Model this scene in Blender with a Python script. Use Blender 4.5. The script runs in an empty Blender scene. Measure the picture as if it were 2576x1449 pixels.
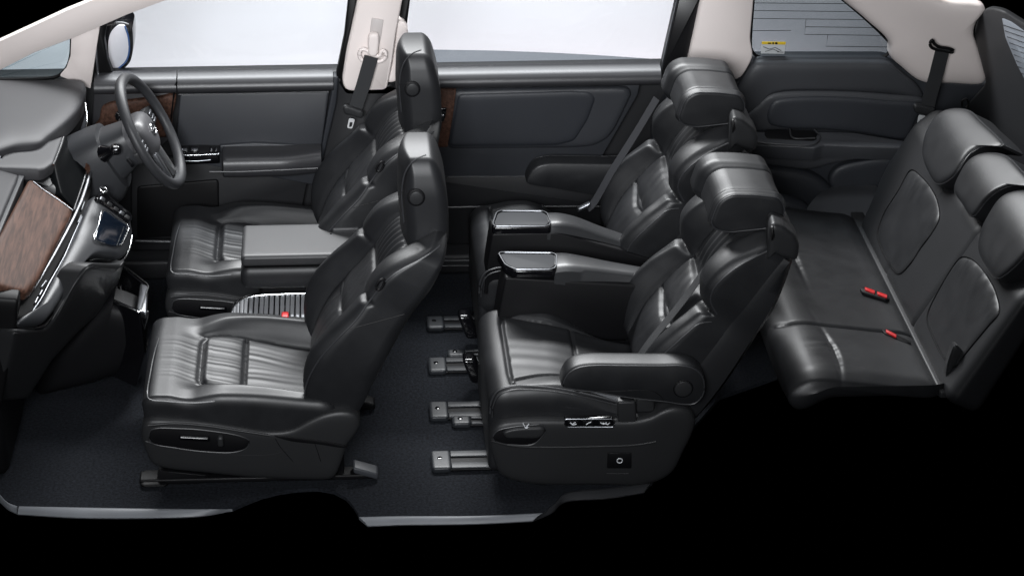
import bpy, math, random
import numpy as np
from mathutils import Vector
random.seed(5)
SC = bpy.context.scene
COL = SC.collection
# ------------------------------------------------------------------ camera
FPX, PITCH, YAW, PX0, PY0 = 5300.0, math.radians(28.5), math.radians(2.5), 1060.0, 724.0   # in units of a 2576 px wide frame
CAM = np.array([0.0, -5.165, 3.569])
FW = np.array([math.cos(PITCH)*math.sin(YAW), math.cos(PITCH)*math.cos(YAW), -math.sin(PITCH)])
RT = np.array([math.cos(YAW), -math.sin(YAW), 0.0])
DN = -np.cross(RT, FW)
cd = bpy.data.cameras.new('camera'); cam = bpy.data.objects.new('camera', cd); COL.objects.link(cam)
cam.location = CAM
cam.rotation_euler = (math.pi/2-PITCH, 0, -YAW)
cd.sensor_width = 36.0; cd.lens = FPX/2576*36
cd.shift_x = (1288-PX0)/2576; cd.clip_end = 100; cd.clip_start = .1
SC.camera = cam
# ------------------------------------------------------------------ world, light, exposure
wd = bpy.data.worlds.new('World'); SC.world = wd; wd.use_nodes = True
wd.node_tree.nodes['Background'].inputs[0].default_value = (0.0, 0.0, 0.0, 1)
wd.node_tree.nodes['Background'].inputs[1].default_value = 0.0
SC.view_settings.view_transform = 'Standard'; SC.view_settings.look = 'None'
SC.view_settings.exposure = 0; SC.view_settings.gamma = 1
def area(name, loc, target, sx, sy, power, col=(1, 1, 1), spread=180):
    l = bpy.data.lights.new(name, 'AREA'); l.shape = 'RECTANGLE'; l.size = sx; l.size_y = sy
    l.energy = power; l.color = col; l.spread = math.radians(spread)
    o = bpy.data.objects.new(name, l); COL.objects.link(o); o.location = loc
    d = Vector(target)-Vector(loc); o.rotation_euler = d.to_track_quat('-Z', 'Y').to_euler()
    return o
area('softbox', (.15, 3.0, 3.2), (.2, .6, .3), 3.0, .5, 300, (.97, .985, 1))
area('softbox', (.35, .55, 3.7), (.35, .75, .3), 3.2, .8, 30, (.95, .97, 1))
area('softbox', (-.5, -4.2, 3.0), (.1, 1.1, 1.1), 1.6, 1.0, 28, (.95, .97, 1), 50)
area('backdrop_light', (-.75, 3.28, -.36), (-.75, 3.6, -.02), 2.0, .12, 6.2, (.975, .97, 1))
area('backdrop_light', (1.2, 3.25, -.42), (1.2, 3.6, .02), 2.0, .15, 9.5, (1, .945, .975))
SC.cycles.max_bounces = 6; SC.cycles.use_denoising = True
SC.cycles.sample_clamp_indirect = 4

# ------------------------------------------------------------------ helpers
def at(px, py, x=None, y=None, z=None):
    """point of the place seen at picture position (px,py) on the plane x, y or z = const"""
    r = FW+RT*(px-PX0)/FPX+DN*(py-PY0)/FPX
    t = (x-CAM[0])/r[0] if x is not None else (y-CAM[1])/r[1] if y is not None else (z-CAM[2])/r[2]
    return CAM+t*r
def atv(px, py, **k):
    return np.array([at(a, b, **{q: (v[i] if hasattr(v, '__len__') else v) for q, v in k.items()}) for i, (a, b) in enumerate(zip(np.ravel(px), np.ravel(py)))])
def fit(anchors):
    A = np.array(anchors, float); c, *_ = np.linalg.lstsq(np.c_[np.ones(len(A)), A[:, :2]], A[:, 2], rcond=None)
    return lambda u, v: c[0]+c[1]*u+c[2]*v
def zmap(anchors, n=(0, 0, 1)):
    f_ = fit(anchors); n = np.array(n, float)/np.linalg.norm(n)
    return lambda u, v, w: atv(u, v, z=f_(u, v))+np.multiply.outer(w, n)
def ymap(y, n=(0, -1, 0)):
    n = np.array(n, float)/np.linalg.norm(n)
    f_ = fit(y) if hasattr(y, '__len__') else (lambda u, v: np.full(np.shape(u), y))
    return lambda u, v, w: atv(u, v, y=f_(u, v))+np.multiply.outer(w, n)
def plane_uv(px, py, B, w):
    """(t,y) on the reclined plane of Back B lifted by w"""
    o = B(0, 0, w); n = B(0, 0, 1)-B(0, 0, 0); r = FW+RT*(px-PX0)/FPX+DN*(py-PY0)/FPX
    p = CAM+r*(((o-CAM)@n)/(r@n))-o
    return ((p@(B(1, 0, 0)-B(0, 0, 0)))/B.L**2, p[1])
def sm(a, b, x):
    t = np.clip((np.asarray(x, float)-a)/(b-a), 0, 1); return t*t*(3-2*t)
def ga(d, s): return np.exp(-(np.asarray(d, float)/s)**2)
def ip(x, xs, ys):
    """smooth (monotone-ish cubic) interpolation"""
    xs = np.array(xs, float); ys = np.array(ys, float); x = np.clip(x, xs[0], xs[-1])
    m = np.gradient(ys, xs); i = np.clip(np.searchsorted(xs, x, 'right')-1, 0, len(xs)-2)
    h = xs[i+1]-xs[i]; t = (x-xs[i])/h
    return ((2*t**3-3*t**2+1)*ys[i]+(t**3-2*t**2+t)*h*m[i]+(-2*t**3+3*t**2)*ys[i+1]+(t**3-t**2)*h*m[i+1])
_ph = np.random.RandomState(3)
_N1 = [(f, _ph.rand()*6.28, _ph.rand()*6.28) for f in (1, 1.37, 1.83, 2.51, 3.3, .61)]
def nz(x, k=1.0, s=0.0):
    """cheap 1-D noise in about -1..1"""
    r = 0
    for f, p, q in _N1: r = r+np.sin(x*k*f+p+s*q)
    return r/3.2
def spl(P, n, closed=False):
    """centripetal-like Catmull-Rom through P, n points evenly spaced by length"""
    P = np.array(P, float); m = len(P)
    if closed: Q = np.vstack([P[-1:], P, P[:2]]); segs = m
    else: Q = np.vstack([2*P[0]-P[1], P, 2*P[-1]-P[-2]]); segs = m-1
    out = []
    for i in range(segs):
        p0, p1, p2, p3 = Q[i:i+4]
        d = [max(np.linalg.norm(b-a), 1e-6)**.5 for a, b in ((p0, p1), (p1, p2), (p2, p3))]
        m1 = (p1-p0)/d[0]-(p2-p0)/(d[0]+d[1])+(p2-p1)/d[1]
        m2 = (p2-p1)/d[1]-(p3-p1)/(d[1]+d[2])+(p3-p2)/d[2]
        m1, m2 = m1*d[1], m2*d[1]
        t = np.linspace(0, 1, 24, endpoint=False)[:, None]
        out.append((2*t**3-3*t**2+1)*p1+(t**3-2*t**2+t)*m1+(-2*t**3+3*t**2)*p2+(t**3-t**2)*m2)
    A = np.vstack(out+[P[:1] if closed else P[-1:]])
    l = np.r_[0, np.cumsum(np.linalg.norm(np.diff(A, axis=0), axis=1))]
    s = np.linspace(0, l[-1], n+1 if closed else n)
    R = np.stack([np.interp(s, l, A[:, k]) for k in range(A.shape[1])], 1)
    return R[:-1] if closed else R
def poly(P, r=.01, k=4):
    """closed polygon with rounded corners (radius r, or one per corner)"""
    P = np.array(P, float); m = len(P); out = []
    rr = r if hasattr(r, '__len__') else [r]*m
    for i in range(m):
        a, b, c = P[i-1], P[i], P[(i+1) % m]
        la, lc = np.linalg.norm(a-b), np.linalg.norm(c-b)
        q = min(rr[i], la*.48, lc*.48)
        s, e = b+(a-b)/la*q, b+(c-b)/lc*q
        for t in np.linspace(0, 1, k): out.append((1-t)**2*s+2*t*(1-t)*b+t*t*e)
    return np.array(out)
class M:
    """mesh collector"""
    def __init__(s): s.v = []; s.f = []; s.n = 0
    def add(s, V, F):
        V = np.asarray(V, float).reshape(-1, 3); s.v.append(V); s.f += [tuple(i+s.n for i in f) for f in F]; s.n += len(V); return s
    def grid(s, G, cu=False, cv=False, flip=False):
        G = np.asarray(G); a, b = G.shape[:2]; F = []
        for i in range(a if cu else a-1):
            for j in range(b if cv else b-1):
                q = (i*b+j, ((i+1) % a)*b+j, ((i+1) % a)*b+(j+1) % b, i*b+(j+1) % b)
                F.append(q[::-1] if flip else q)
        return s.add(G, F)
    def loft(s, S, cap=True):
        S = np.asarray(S); s0 = s.n; s.grid(S, cv=True)
        a, b = S.shape[:2]
        if cap: s.f.append(tuple(s0+i for i in range(b))); s.f.append(tuple(s0+(a-1)*b+i for i in range(b))[::-1])
        return s
    def tube(s, P, r, k=8, closed=False, n=None, flat=None, up=(0, 0, 1)):
        P = np.array(P, float)
        if n: P = spl(P, n, closed)
        m = len(P); T = (np.roll(P, -1, 0)-np.roll(P, 1, 0)) if closed else np.gradient(P, axis=0)
        T /= np.linalg.norm(T, axis=1)[:, None]+1e-9
        u = np.array(up, float); A = np.cross(T, u)
        bad = np.linalg.norm(A, axis=1) < .05; A[bad] = np.cross(T[bad], (1, .3, .1))
        A /= np.linalg.norm(A, axis=1)[:, None]; B = np.cross(A, T)
        R = np.broadcast_to(np.asarray(r, float), (m,)); g = np.linspace(0, 2*math.pi, k, endpoint=False)
        fa, fb = flat if flat else (1, 1)
        G = P[:, None]+R[:, None, None]*(fa*A[:, None]*np.cos(g)[None, :, None]+fb*B[:, None]*np.sin(g)[None, :, None])
        if closed: s.grid(G, cu=True, cv=True)
        else: s.loft(G)
        return s
    def rbox(s, dims, r, n=(8, 8, 8), nr=4, fn=None):
        """rounded box (half sizes dims, radii r), deformed by fn(P, U)"""
        D = np.array(dims, float); r = np.minimum(np.broadcast_to(np.asarray(r, float), (3,)), D*.999)
        ax = []
        for k in range(3):
            e = (D[k]-r[k])+r[k]*np.tan(np.linspace(0, math.pi/4, nr+1)[1:])
            ax.append(np.r_[-e[::-1], np.linspace(-(D[k]-r[k]), D[k]-r[k], n[k]+1), e])
        V = []; F = []; o = 0
        for k in range(3):
            i, j = (k+1) % 3, (k+2) % 3
            A, B = np.meshgrid(ax[i], ax[j], indexing='ij')
            for sg in (-1, 1):
                P = np.zeros(A.shape+(3,)); P[..., i] = A; P[..., j] = B; P[..., k] = sg*D[k]
                a, b = A.shape; idx = np.arange(a*b).reshape(a, b)+o
                q = np.stack([idx[:-1, :-1], idx[1:, :-1], idx[1:, 1:], idx[:-1, 1:]], -1).reshape(-1, 4)
                F.append(q if sg > 0 else q[:, ::-1]); V.append(P.reshape(-1, 3)); o += a*b
        V = np.vstack(V); F = np.vstack(F)
        _, ui, inv = np.unique(np.round(V, 7), axis=0, return_index=True, return_inverse=True)
        V = V[ui]; F = inv.reshape(-1)[F]
        Q = np.clip(V, -(D-r), D-r); d = (V-Q)/r; d /= np.linalg.norm(d, axis=1)[:, None]
        P = Q+d*r
        if fn is not None: P = fn(P, P/D)
        return s.add(P, F.tolist())
    def pillow(s, outline, h, mp, p=3.0, depth=.02, nr=10, disp=None, core=None, power=2.0):
        """puffed panel over a 2-D outline: height h in the middle, rounded to the edge; mp maps (u,v,w)->3-D"""
        O = np.asarray(outline, float); k = len(O); c = O.mean(0)
        if core is None:
            X = O-c; w, e = np.linalg.eigh(X.T@X); ax = e[:, 1]; pr = X@ax; ha = (pr.max()-pr.min())/2; mid = (pr.max()+pr.min())/2
            b = np.abs(X@e[:, 0]).max(); hl = max(0, ha-b)*.9
            core = (c+ax*(mid-hl), c+ax*(mid+hl))
        a, b = np.array(core[0], float), np.array(core[1], float); L2 = max(((b-a)**2).sum(), 1e-12)
        t = np.clip(((O-a)@(b-a))/L2, 0, 1); I = a+t[:, None]*(b-a)
        rr = 1-(1-np.linspace(0, 1, nr+1))**1.6
        W = []; G = []
        for q in rr:
            uv = I+(O-I)*q; w = np.full(k, h*(1-q**p)**(1/power))
            if disp is not None: w = w+disp(uv[:, 0], uv[:, 1])*(1-q**8)
            G.append(np.c_[uv, w])
        G.append(np.c_[O, np.full(k, -depth)])
        G = np.array(G); H = np.asarray(mp(G[..., 0].ravel(), G[..., 1].ravel(), G[..., 2].ravel())).reshape(G.shape)
        s0 = s.n; s.grid(H, cv=True); s.f.append(tuple(s0+(len(G)-1)*k+i for i in range(k)))
        return s
    def plate(s, outline, mp, t=.01, bev=.002, bpx=None):
        """flat plate over a 2-D outline with bevelled front edge; front face at w=0, back at w=-t"""
        O = np.asarray(outline, float); k = len(O); c = O.mean(0)
        T = np.roll(O, -1, 0)-np.roll(O, 1, 0); T /= np.linalg.norm(T, axis=1)[:, None]+1e-9
        N = np.c_[-T[:, 1], T[:, 0]]
        area = (O[:, 0]*np.roll(O[:, 1], -1)-O[:, 1]*np.roll(O[:, 0], -1)).sum()
        if area < 0: N = -N
        bp = bev if bpx is None else bpx; R = [np.c_[O+N*bp, np.zeros(k)], np.c_[O+N*bp*.3, np.full(k, -bev*.3)], np.c_[O, np.full(k, -bev)], np.c_[O, np.full(k, -t)]]
        G = np.array(R); H = np.asarray(mp(G[..., 0].ravel(), G[..., 1].ravel(), G[..., 2].ravel())).reshape(G.shape)
        return s.loft(H)
    def box(s, a, b, r=.004, fn=None):
        a = np.minimum(a, b).astype(float), np.maximum(a, b).astype(float); c = (a[0]+a[1])/2; d = (a[1]-a[0])/2
        return s.rbox(d, min(r, d.min()*.9), (1, 1, 1), 2, (lambda P, U: fn(P+c)) if fn else (lambda P, U: P+c))
def xz(y, sg=-1):
    """map (u,v,w) onto the plane y = const, w towards the camera side (sg=-1)"""
    return lambda u, v, w: np.stack([u, y+sg*w, v], -1)
def xy(z): return lambda u, v, w: np.stack([u, v, z+w], -1)
def frame(o, u, v, n=None):
    o, u, v = (np.array(q, float) for q in (o, u, v)); n = np.cross(u, v) if n is None else np.array(n, float); n = n/np.linalg.norm(n)
    return lambda a, b, w: o+np.multiply.outer(a, u)+np.multiply.outer(b, v)+np.multiply.outer(w, n)
def pxz(pts, y):
    """outline traced at picture positions on the plane y = const, as (x,z)"""
    return np.array([at(p[0], p[1], y=y)[[0, 2]] for p in pts])
def obj(name, m, mat, parent=None, smooth=True, sharp=None):
    me = bpy.data.meshes.new(name); V = np.vstack(m.v)
    me.from_pydata(V.tolist(), [], m.f); me.materials.append(mat)
    import bmesh
    b = bmesh.new(); b.from_mesh(me); bmesh.ops.recalc_face_normals(b, faces=b.faces[:]); b.to_mesh(me); b.free()
    if smooth:
        me.shade_smooth()
        if sharp is not False: me.set_sharp_from_angle(angle=math.radians(sharp or 50))
    o = bpy.data.objects.new(name, me); COL.objects.link(o)
    if parent is not None: o.parent = parent
    return o
def tag(o, label, cat, group=None):
    o['label'] = label; o['category'] = cat
    if group: o['group'] = group
    return o
def thing(name, label, cat, loc=(0, 0, 0), group=None):
    """Empty at a thing's base; its parts are built in place and keep their positions"""
    o = bpy.data.objects.new(name, None); COL.objects.link(o); o.empty_display_size = .05
    return tag(o, label, cat, group)
def rebase(o, loc):
    """move the Empty to the base of its thing, leaving the parts where they are"""
    l = Vector(loc); o.location = o.location+l
    for c in o.children: c.location = c.location-l
def copy_tree(o, parent=None):
    c = o.copy(); COL.objects.link(c); c.parent = parent
    for ch in o.children: copy_tree(ch, c)
    return c
def structure(o): o['kind'] = 'structure'; return o
def fin(m, name, mat, parent=None, **k): return obj(name, m, mat, parent, **k)

# ------------------------------------------------------------------ materials
def mat(name, col, rough=.5, metal=0.0, spec=.5, bump=0, bscale=400, var=0, vscale=6, coat=0, rvar=0, emit=None, estr=1, detail=4):
    m = bpy.data.materials.new(name); m.use_nodes = True; nt = m.node_tree; n = nt.nodes; b = n['Principled BSDF']
    b.inputs['Base Color'].default_value = (*col, 1); b.inputs['Roughness'].default_value = rough
    b.inputs['Metallic'].default_value = metal; b.inputs['Specular IOR Level'].default_value = spec
    if coat: b.inputs['Coat Weight'].default_value = coat; b.inputs['Coat Roughness'].default_value = .08
    tc = n.new('ShaderNodeTexCoord')
    if bump:
        no = n.new('ShaderNodeTexNoise'); no.inputs['Scale'].default_value = bscale; no.inputs['Detail'].default_value = detail
        nt.links.new(tc.outputs['Object'], no.inputs['Vector'])
        bp = n.new('ShaderNodeBump'); bp.inputs['Strength'].default_value = bump; bp.inputs['Distance'].default_value = .002
        nt.links.new(no.outputs['Fac'], bp.inputs['Height']); nt.links.new(bp.outputs['Normal'], b.inputs['Normal'])
    if var or rvar:
        nv = n.new('ShaderNodeTexNoise'); nv.inputs['Scale'].default_value = vscale; nv.inputs['Detail'].default_value = 6
        nt.links.new(tc.outputs['Object'], nv.inputs['Vector'])
        if var:
            mr = n.new('ShaderNodeMapRange'); mr.inputs[1].default_value = .3; mr.inputs[2].default_value = .7
            mr.inputs[3].default_value = 1-var; mr.inputs[4].default_value = 1+var
            nt.links.new(nv.outputs['Fac'], mr.inputs[0])
            mx = n.new('ShaderNodeVectorMath'); mx.operation = 'SCALE'; mx.inputs[0].default_value = col
            nt.links.new(mr.outputs[0], mx.inputs['Scale']); nt.links.new(mx.outputs[0], b.inputs['Base Color'])
        if rvar:
            m2 = n.new('ShaderNodeMapRange'); m2.inputs[1].default_value = .3; m2.inputs[2].default_value = .7
            m2.inputs[3].default_value = rough-rvar; m2.inputs[4].default_value = rough+rvar
            nt.links.new(nv.outputs['Fac'], m2.inputs[0]); nt.links.new(m2.outputs[0], b.inputs['Roughness'])
    if emit: b.inputs['Emission Color'].default_value = (*emit, 1); b.inputs['Emission Strength'].default_value = estr
    return m
LEA = mat('leather', (.0125, .0131, .0147), .44, bump=.08, bscale=420, var=.10, rvar=.03, vscale=14)
LEP = mat('leather_plain', (.0125, .0131, .0148), .48, bump=.10, bscale=420, var=.08, vscale=9)
PLA = mat('plastic', (.019, .0196, .021), .46, spec=.4, bump=.06, bscale=900, var=.06)
PLD = mat('plastic_dark', (.004, .004, .0048), .5, spec=.22, bump=.05, bscale=900)
GLO = mat('gloss_black', (.004, .004, .005), .12, coat=.4, rvar=.02)
CHR = mat('chrome', (.78, .79, .8), .18, metal=1, rvar=.03)
SAT = mat('satin_silver', (.30, .31, .33), .33, metal=1, rvar=.04)
PIP = mat('piping', (.030, .031, .034), .40)
RED = mat('red_button', (.55, .01, .012), .35)
# ------------------------------------------------------------------ seats
class Back:
    """backrest: t runs up the reclined back, y across, w forward of the back plane"""
    def __init__(s, base, alpha, L): s.b = np.array(base, float); s.a = math.radians(alpha); s.L = L
    def __call__(s, t, y, w):
        t, y, w = np.broadcast_arrays(*(np.asarray(q, float) for q in (t, y, w)))
        return np.stack([s.b[0]+t*s.L*math.sin(s.a)-w*math.cos(s.a), s.b[1]+y, s.b[2]+t*s.L*math.cos(s.a)+w*math.sin(s.a)], -1)
def front_seat():
    root = thing('front_seat', 'x', 'car seat')
    YC = .41
    # ---- cushion
    x0, x1 = -.598, -.02; a = (x1-x0)/2; xm = (x0+x1)/2
    def cfn(P, U):
        x = P[:, 0]+xm; y = P[:, 1]; z = P[:, 2].copy(); top = sm(-.2, .8, U[:, 2]); ay = np.abs(y)
        yi = ip(x, [-.6, -.47, -.42, -.35, -.2, 0], [.155, .15, .145, .155, .165, .17])          # inner edge of the bolsters
        bol = sm(-.012, .05, ay-yi)*sm(-.53, -.35, x)
        z = z+top*(-.03*sm(-.45, 0, x)-(.022+.045*sm(-.42, -.08, x))*sm(-.52, -.43, x)*(1-bol)+.022*bol*ga(x+.25, .2)*(1-.5*sm(.2, .26, ay)))
        z = z-top*.055*sm(-.28, -.0, x)*bol*sm(.0, .3, y+.05)*0
        # seams
        fs = x+.432+.05*sm(.10, .17, ay)*0-.0*ay
        d1 = np.hypot(np.maximum(ay-.10, 0)*1.0, 0); curve = -.430+.9*np.maximum(ay-.10, 0)**2*8
        ins = ay < yi+.004
        g = -np.maximum.reduce([.011*ga(x-curve, .009)*(1-sm(.14, .165, ay)), .010*ga(x+.297, .006)*(1-sm(-.01, .004, ay-yi)), .009*ga(ay-yi-.004, .007)*sm(-.45, -.42, x)])
        g = g+.004*ga(x-curve-.02, .014)*(1-sm(.10, .15, ay))
        # gathers that run fore and aft from the seams
        m1 = ga(np.minimum(x-curve, 0), .085)*(x < curve)+.0
        m2 = (x > curve)*(x < -.297)*.9
        m3 = (x > -.297)*ga(x+.297, .15)
        ww = nz(y+.012*np.sin(x*14)+.03*(x+.43)*np.sin(y*31), 88, 1.3)
        pleat = (np.abs(ww)**.8*np.sign(ww))
        inner = 1-sm(yi-.025, yi+.01, ay)
        g = g+pleat*(.0008*m1*(1-sm(.10, .18, ay))+.0010*m2*inner)+.0012*nz(y+.10*(x+.3)*np.sign(y), 66, 2.2)*m3*inner
        z = z+top*(g+.008*inner*(np.clip(1-np.abs((x+.364)/.067)**3, 0, 1)+np.clip(1-np.abs((x+.17)/.127)**3, 0, 1)))
        zz = z+.238
        xx = x+.02*(1-U[:, 2])*(U[:, 0] < 0)*.5*(-U[:, 0])
        return np.stack([xx, y*(1-.05*sm(-.35, -.6, x)), zz], 1)+[0, YC, 0]
    cu = fin(M().rbox((a, .262, .088), (.05, .020, .036), (150, 130, 8), 6, cfn), 'cushion', LEA, root)
    pf = np.array([at(px, py, y=yy) for px, py, yy in ((540, 1009, .150), (487, 1013, .149), (420, 1009, .149), (374, 1003, .152), (371, 990, .17), (378, 940, .29), (388, 890, .41), (400, 850, .52))])
    fin(M().tube(pf, .0025, n=60, k=6), 'piping', PIP, root)
    # ---- side trim (both sides), traced on the near side
    out = pxz([(366, 1060), (430, 1056), (520, 1062), (600, 1074), (683, 1085), (735, 1079), (780, 1056), (820, 1040), (862, 1034), (893, 1040), (906, 1056), (899, 1085), (874, 1119), (852, 1180), (838, 1203), (760, 1207), (643, 1202), (520, 1190), (411, 1177), (383, 1166), (364, 1127), (355, 1090)], .142)
    out = spl(out, 90, True)
    low = pxz([(366, 1108), (420, 1122), (500, 1133), (600, 1141), (690, 1139), (720, 1128)], .142)
    for sg, w in ((-1, 0), (1, 0)):
        yc = YC+sg*.262
        tr = fin(M().pillow(out, .012, xz(yc, sg), p=8, depth=.05, nr=7), 'side_trim', PLA, root)
        if sg < 0:
            fin(M().tube(np.c_[low[:, 0], np.full(len(low), yc-.0085), low[:, 1]], .004, n=40), 'trim_rib', PLA, tr)
            fin(M().tube([np.r_[q[0], yc-.009, q[1]] for q in pxz([(372, 1068), (440, 1063), (520, 1069), (600, 1081), (680, 1093)], .142)], .0045, n=40), 'trim_rib', PLA, tr)
            sw = spl(pxz([(380, 1078), (460, 1074), (540, 1081), (605, 1093), (627, 1104), (621, 1122), (590, 1133), (520, 1132), (440, 1122), (380, 1108)], .142), 60, True)
            pn = fin(M().plate(sw, xz(yc-.0135, -1), .003, .002), 'switch_panel', PLD, tr)
            fin(M().tube(np.c_[sw[:, 0], np.full(60, yc-.013), sw[:, 1]], .0018, closed=True, k=6), 'bezel', PIP, tr)
            p = at(489, 1099, y=.13); fin(M().rbox((.045, .009, .0075), .006, (4, 1, 1), 3, lambda P, U: np.stack([P[:, 0], P[:, 1], P[:, 2]-P[:, 0]*.09], 1)+[p[0], yc-.022, p[2]]), 'seat_switch', GLO, tr)
            p2 = at(555, 1106, y=.13); fin(M().rbox((.009, .011, .017), .007, (1, 1, 3), 3, lambda P, U: P+[p2[0], yc-.022, p2[2]]), 'recline_switch', PLA, tr)
            gp = pxz([(692, 1099), (705, 1120), (722, 1140), (737, 1157)], .142); fin(M().tube(np.c_[gp[:, 0], np.full(4, yc-.0115), gp[:, 1]], .0012, n=20, k=6), 'trim_gap', PLD, tr)
            gp = pxz([(792, 1112), (800, 1135), (807, 1157)], .142); fin(M().tube(np.c_[gp[:, 0], np.full(3, yc-.0115), gp[:, 1]], .0012, n=20, k=6), 'trim_gap', PLD, tr)
            ld = spl(pxz([(690, 1092), (760, 1098), (830, 1108), (874, 1119), (868, 1122), (800, 1113), (730, 1105)], .142), 40, True)
            fin(M().plate(ld, xz(yc-.0145, -1), .003, .001), 'trim_slot', PLD, tr)
    # ---- under-seat frame and rail feet
    fin(M().box((-.50, YC-.22, .085), (-.05, YC+.22, .17), .01), 'seat_pan', PLD, root)
    for sg in (-1, 1):
        y = YC+sg*.20
        fin(M().plate(pxz([(400, 1178), (520, 1190), (478, 1240), (385, 1240)], .2), xz(y-.02, -1), .03, .003), 'leg', PLD, root)
        fin(M().box((-.06, y-.016, .015), (-.0, y+.016, .12), .006), 'leg', PLD, root)
        fin(M().box((-.62, y-.026, .004), (.09, y+.026, .022), .006), 'floor_rail', PLD, root)
        e = at(332, 1228, y=.2)
        fin(M().rbox((.042, .044, .006), (.016, .016, .005), (2, 2, 1), 3, lambda P, U: P*np.array([1, 1-.25*(U[0, 0]*0), 1])+[-.575, y, .010]), 'rail_cover', PLD, root)
        fin(M().rbox((.038, .026, .011), (.008, .008, .006), (2, 2, 1), 2, lambda P, U: np.stack([P[:, 0], P[:, 1], P[:, 2]-.35*P[:, 0]], 1)+[.065, y-.005, .028]), 'rail_end_cap', mat('cap_grey', (.045, .048, .055), .4) if sg < 0 else PLD, root)
    # ---- backrest
    B = Back((-.02, YC, .22), 27, .70)
    T = [0, .1, .25, .4, .5, .6, .75, .88, 1]
    hw = [.235, .25, .264, .266, .260, .252, .252, .235, .19]
    wb = [.12, .150, .160, .140, .120, .110, .086, .022, -.03]
    wc = [.09, .10, .105, .09, .075, .068, .055, .008, -.03]
    ws = [-.045, -.045, -.03, -.024, -.024, -.03, -.048, -.046, -.035]
    wm = [-.05, -.055, -.06, -.062, -.062, -.062, -.062, -.055, -.035]
    ybk = [.18, .18, .175, .165, .155, .14, .125, .11, .10]
    def bfn(P, U):
        t = (U[:, 2]+1)/2; yn = U[:, 1]; t = t-.06*sm(.72, 1, t)-.06*np.abs(yn)**4*sm(.7, 1, t); h = ip(t, T, hw); y = yn*h; ay = np.abs(y)
        yb = ip(t, T, ybk); bl = sm(-.015, .05, ay-yb)
        fr = ip(t, T, wc)+(ip(t, T, wb)-ip(t, T, wc))*bl-.02*sm(.72, 1.0, np.abs(yn))*sm(.3, .1, t)
        pz = lambda a, b: np.clip(1-np.abs((t-(a+b)/2)/((b-a)/2))**3, 0, 1)
        sec = np.maximum.reduce([pz(.0, .335), pz(.335, .585), .6*pz(.585, .84)])
        fr = fr+.014*sec*np.clip(1-(ay/np.maximum(yb, .01))**3, 0, 1)
        bw = np.clip((ay-yb)/np.maximum(h-yb, .02), 0, 1); fr = fr+.016*np.sin(math.pi*np.clip(bw*1.05, 0, 1))*np.maximum(pz(.02, .585), .8*pz(.585, .9))
        fr = fr-.012*bl*ga(t-.585, .014)                              # fold between lower bolster and upper wing
        fr = fr-.010*ga(ay-yb, .0045)*(t < .86)-(.006*ga(t-.335-.25*ay, .010)+.006*ga(t-.585, .009))*(1-sm(-.02, .0, ay-yb))
        fr = fr-.012*ga(t-.83+.3*ay, .012)*(ay < yb)
        inner = 1-sm(yb-.03, yb, ay)
        up = sm(.60, .64, t)*(1-sm(.80, .83, t)); fr = fr+.0038*np.cos(y*2*math.pi/.034)*up*inner
        lo = sm(.02, .1, t)*(1-sm(.56, .585, t))
        ww = nz(y*1.0+.04*np.sin(t*6), 55, 4.1)
        fr = fr+.0010*ww*inner*lo*(.35+.65*np.maximum(ga(t-.335, .09), ga(t-.57, .08)))
        re = ip(t, T, ws)+(ip(t, T, wm)-ip(t, T, ws))*(1-np.abs(yn)**3)
        u = (U[:, 0]+1)/2                                              # 0 front, 1 rear
        w = fr+(re-fr)*u
        return B(t, y, w)
    fin(M().rbox((.06, .26, .35), (.025, .03, .03), (5, 190, 220), 6, bfn), 'backrest', LEA, root)
    # side panel seam piping
    tt = np.linspace(.04, .93, 60)
    for sg in (-1, 1):
        q = ip(tt, T, hw)*.985; P = B(tt, sg*q, ip(tt, T, wb)-.014)
        fin(M().tube(P, .0028, k=6), 'piping', PIP, root)
    P = B(np.full(20, .45)+np.linspace(-.0, .16, 20), -np.full(20, .258)+np.linspace(0, .01, 20)*0-.003, np.linspace(.11, -.01, 20))
    fin(M().tube(P, .0016, k=6), 'seam', PLD, root)
    # release pull on the shoulder
    c = at(956, 712, y=.155); fin(M().tube(np.array([c+[0, -.008, 0]+np.array([.010*math.cos(g)+.006*math.sin(g), 0, .017*math.sin(g)]) for g in np.linspace(0, 6.28, 16, endpoint=False)]), .004, closed=True), 'pull_loop', PLD, root)
    # ---- headrest
    HC = np.array([.245, YC, .868])
    def hfn(P, U):
        x, y, z = P[:, 0].copy(), P[:, 1].copy(), P[:, 2].copy(); v = U[:, 2]
        x = x*(1-.20*sm(.0, 1, v)-.04*sm(.3, -1, v))
        x = x+.030*U[:, 1]**2*(U[:, 0] < 0)*(-U[:, 0])                 # face wraps back at the sides
        y = y*(1-.12*sm(.2, 1, v))
        x = x-.010*v-.006*v*v
        z = z-.012*U[:, 1]**2*sm(.3, 1, v)
        return np.stack([x, y, z], 1)+HC
    hr = fin(M().rbox((.072, .128, .152), (.036, .030, .05), (10, 24, 24), 7, hfn), 'headrest', LEP, root)
    yb_ = YC-.1285
    S = []
    for (px, py) in [(1016, 560), (1011, 480), (1022, 430), (1046, 402), (1072, 391)]: S.append(at(px, py, y=yb_))
    fin(M().tube(np.array(S)+[0, .004, 0], .0022, n=40, k=6), 'headrest_seam', PIP, hr)
    c = at(1047, 497, y=yb_)
    for rad, dep, mt, nm in ((.026, .003, PLD, 'button_ring'), (.020, .006, PLA, 'tilt_button')):
        ang = np.linspace(0, 2*math.pi, 32, endpoint=False)
        fin(M().plate(np.c_[c[0]+rad*np.cos(ang), c[2]+rad*1.05*np.sin(ang)], xz(yb_-dep, -1), .012, .0025), nm, mt, hr)
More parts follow.
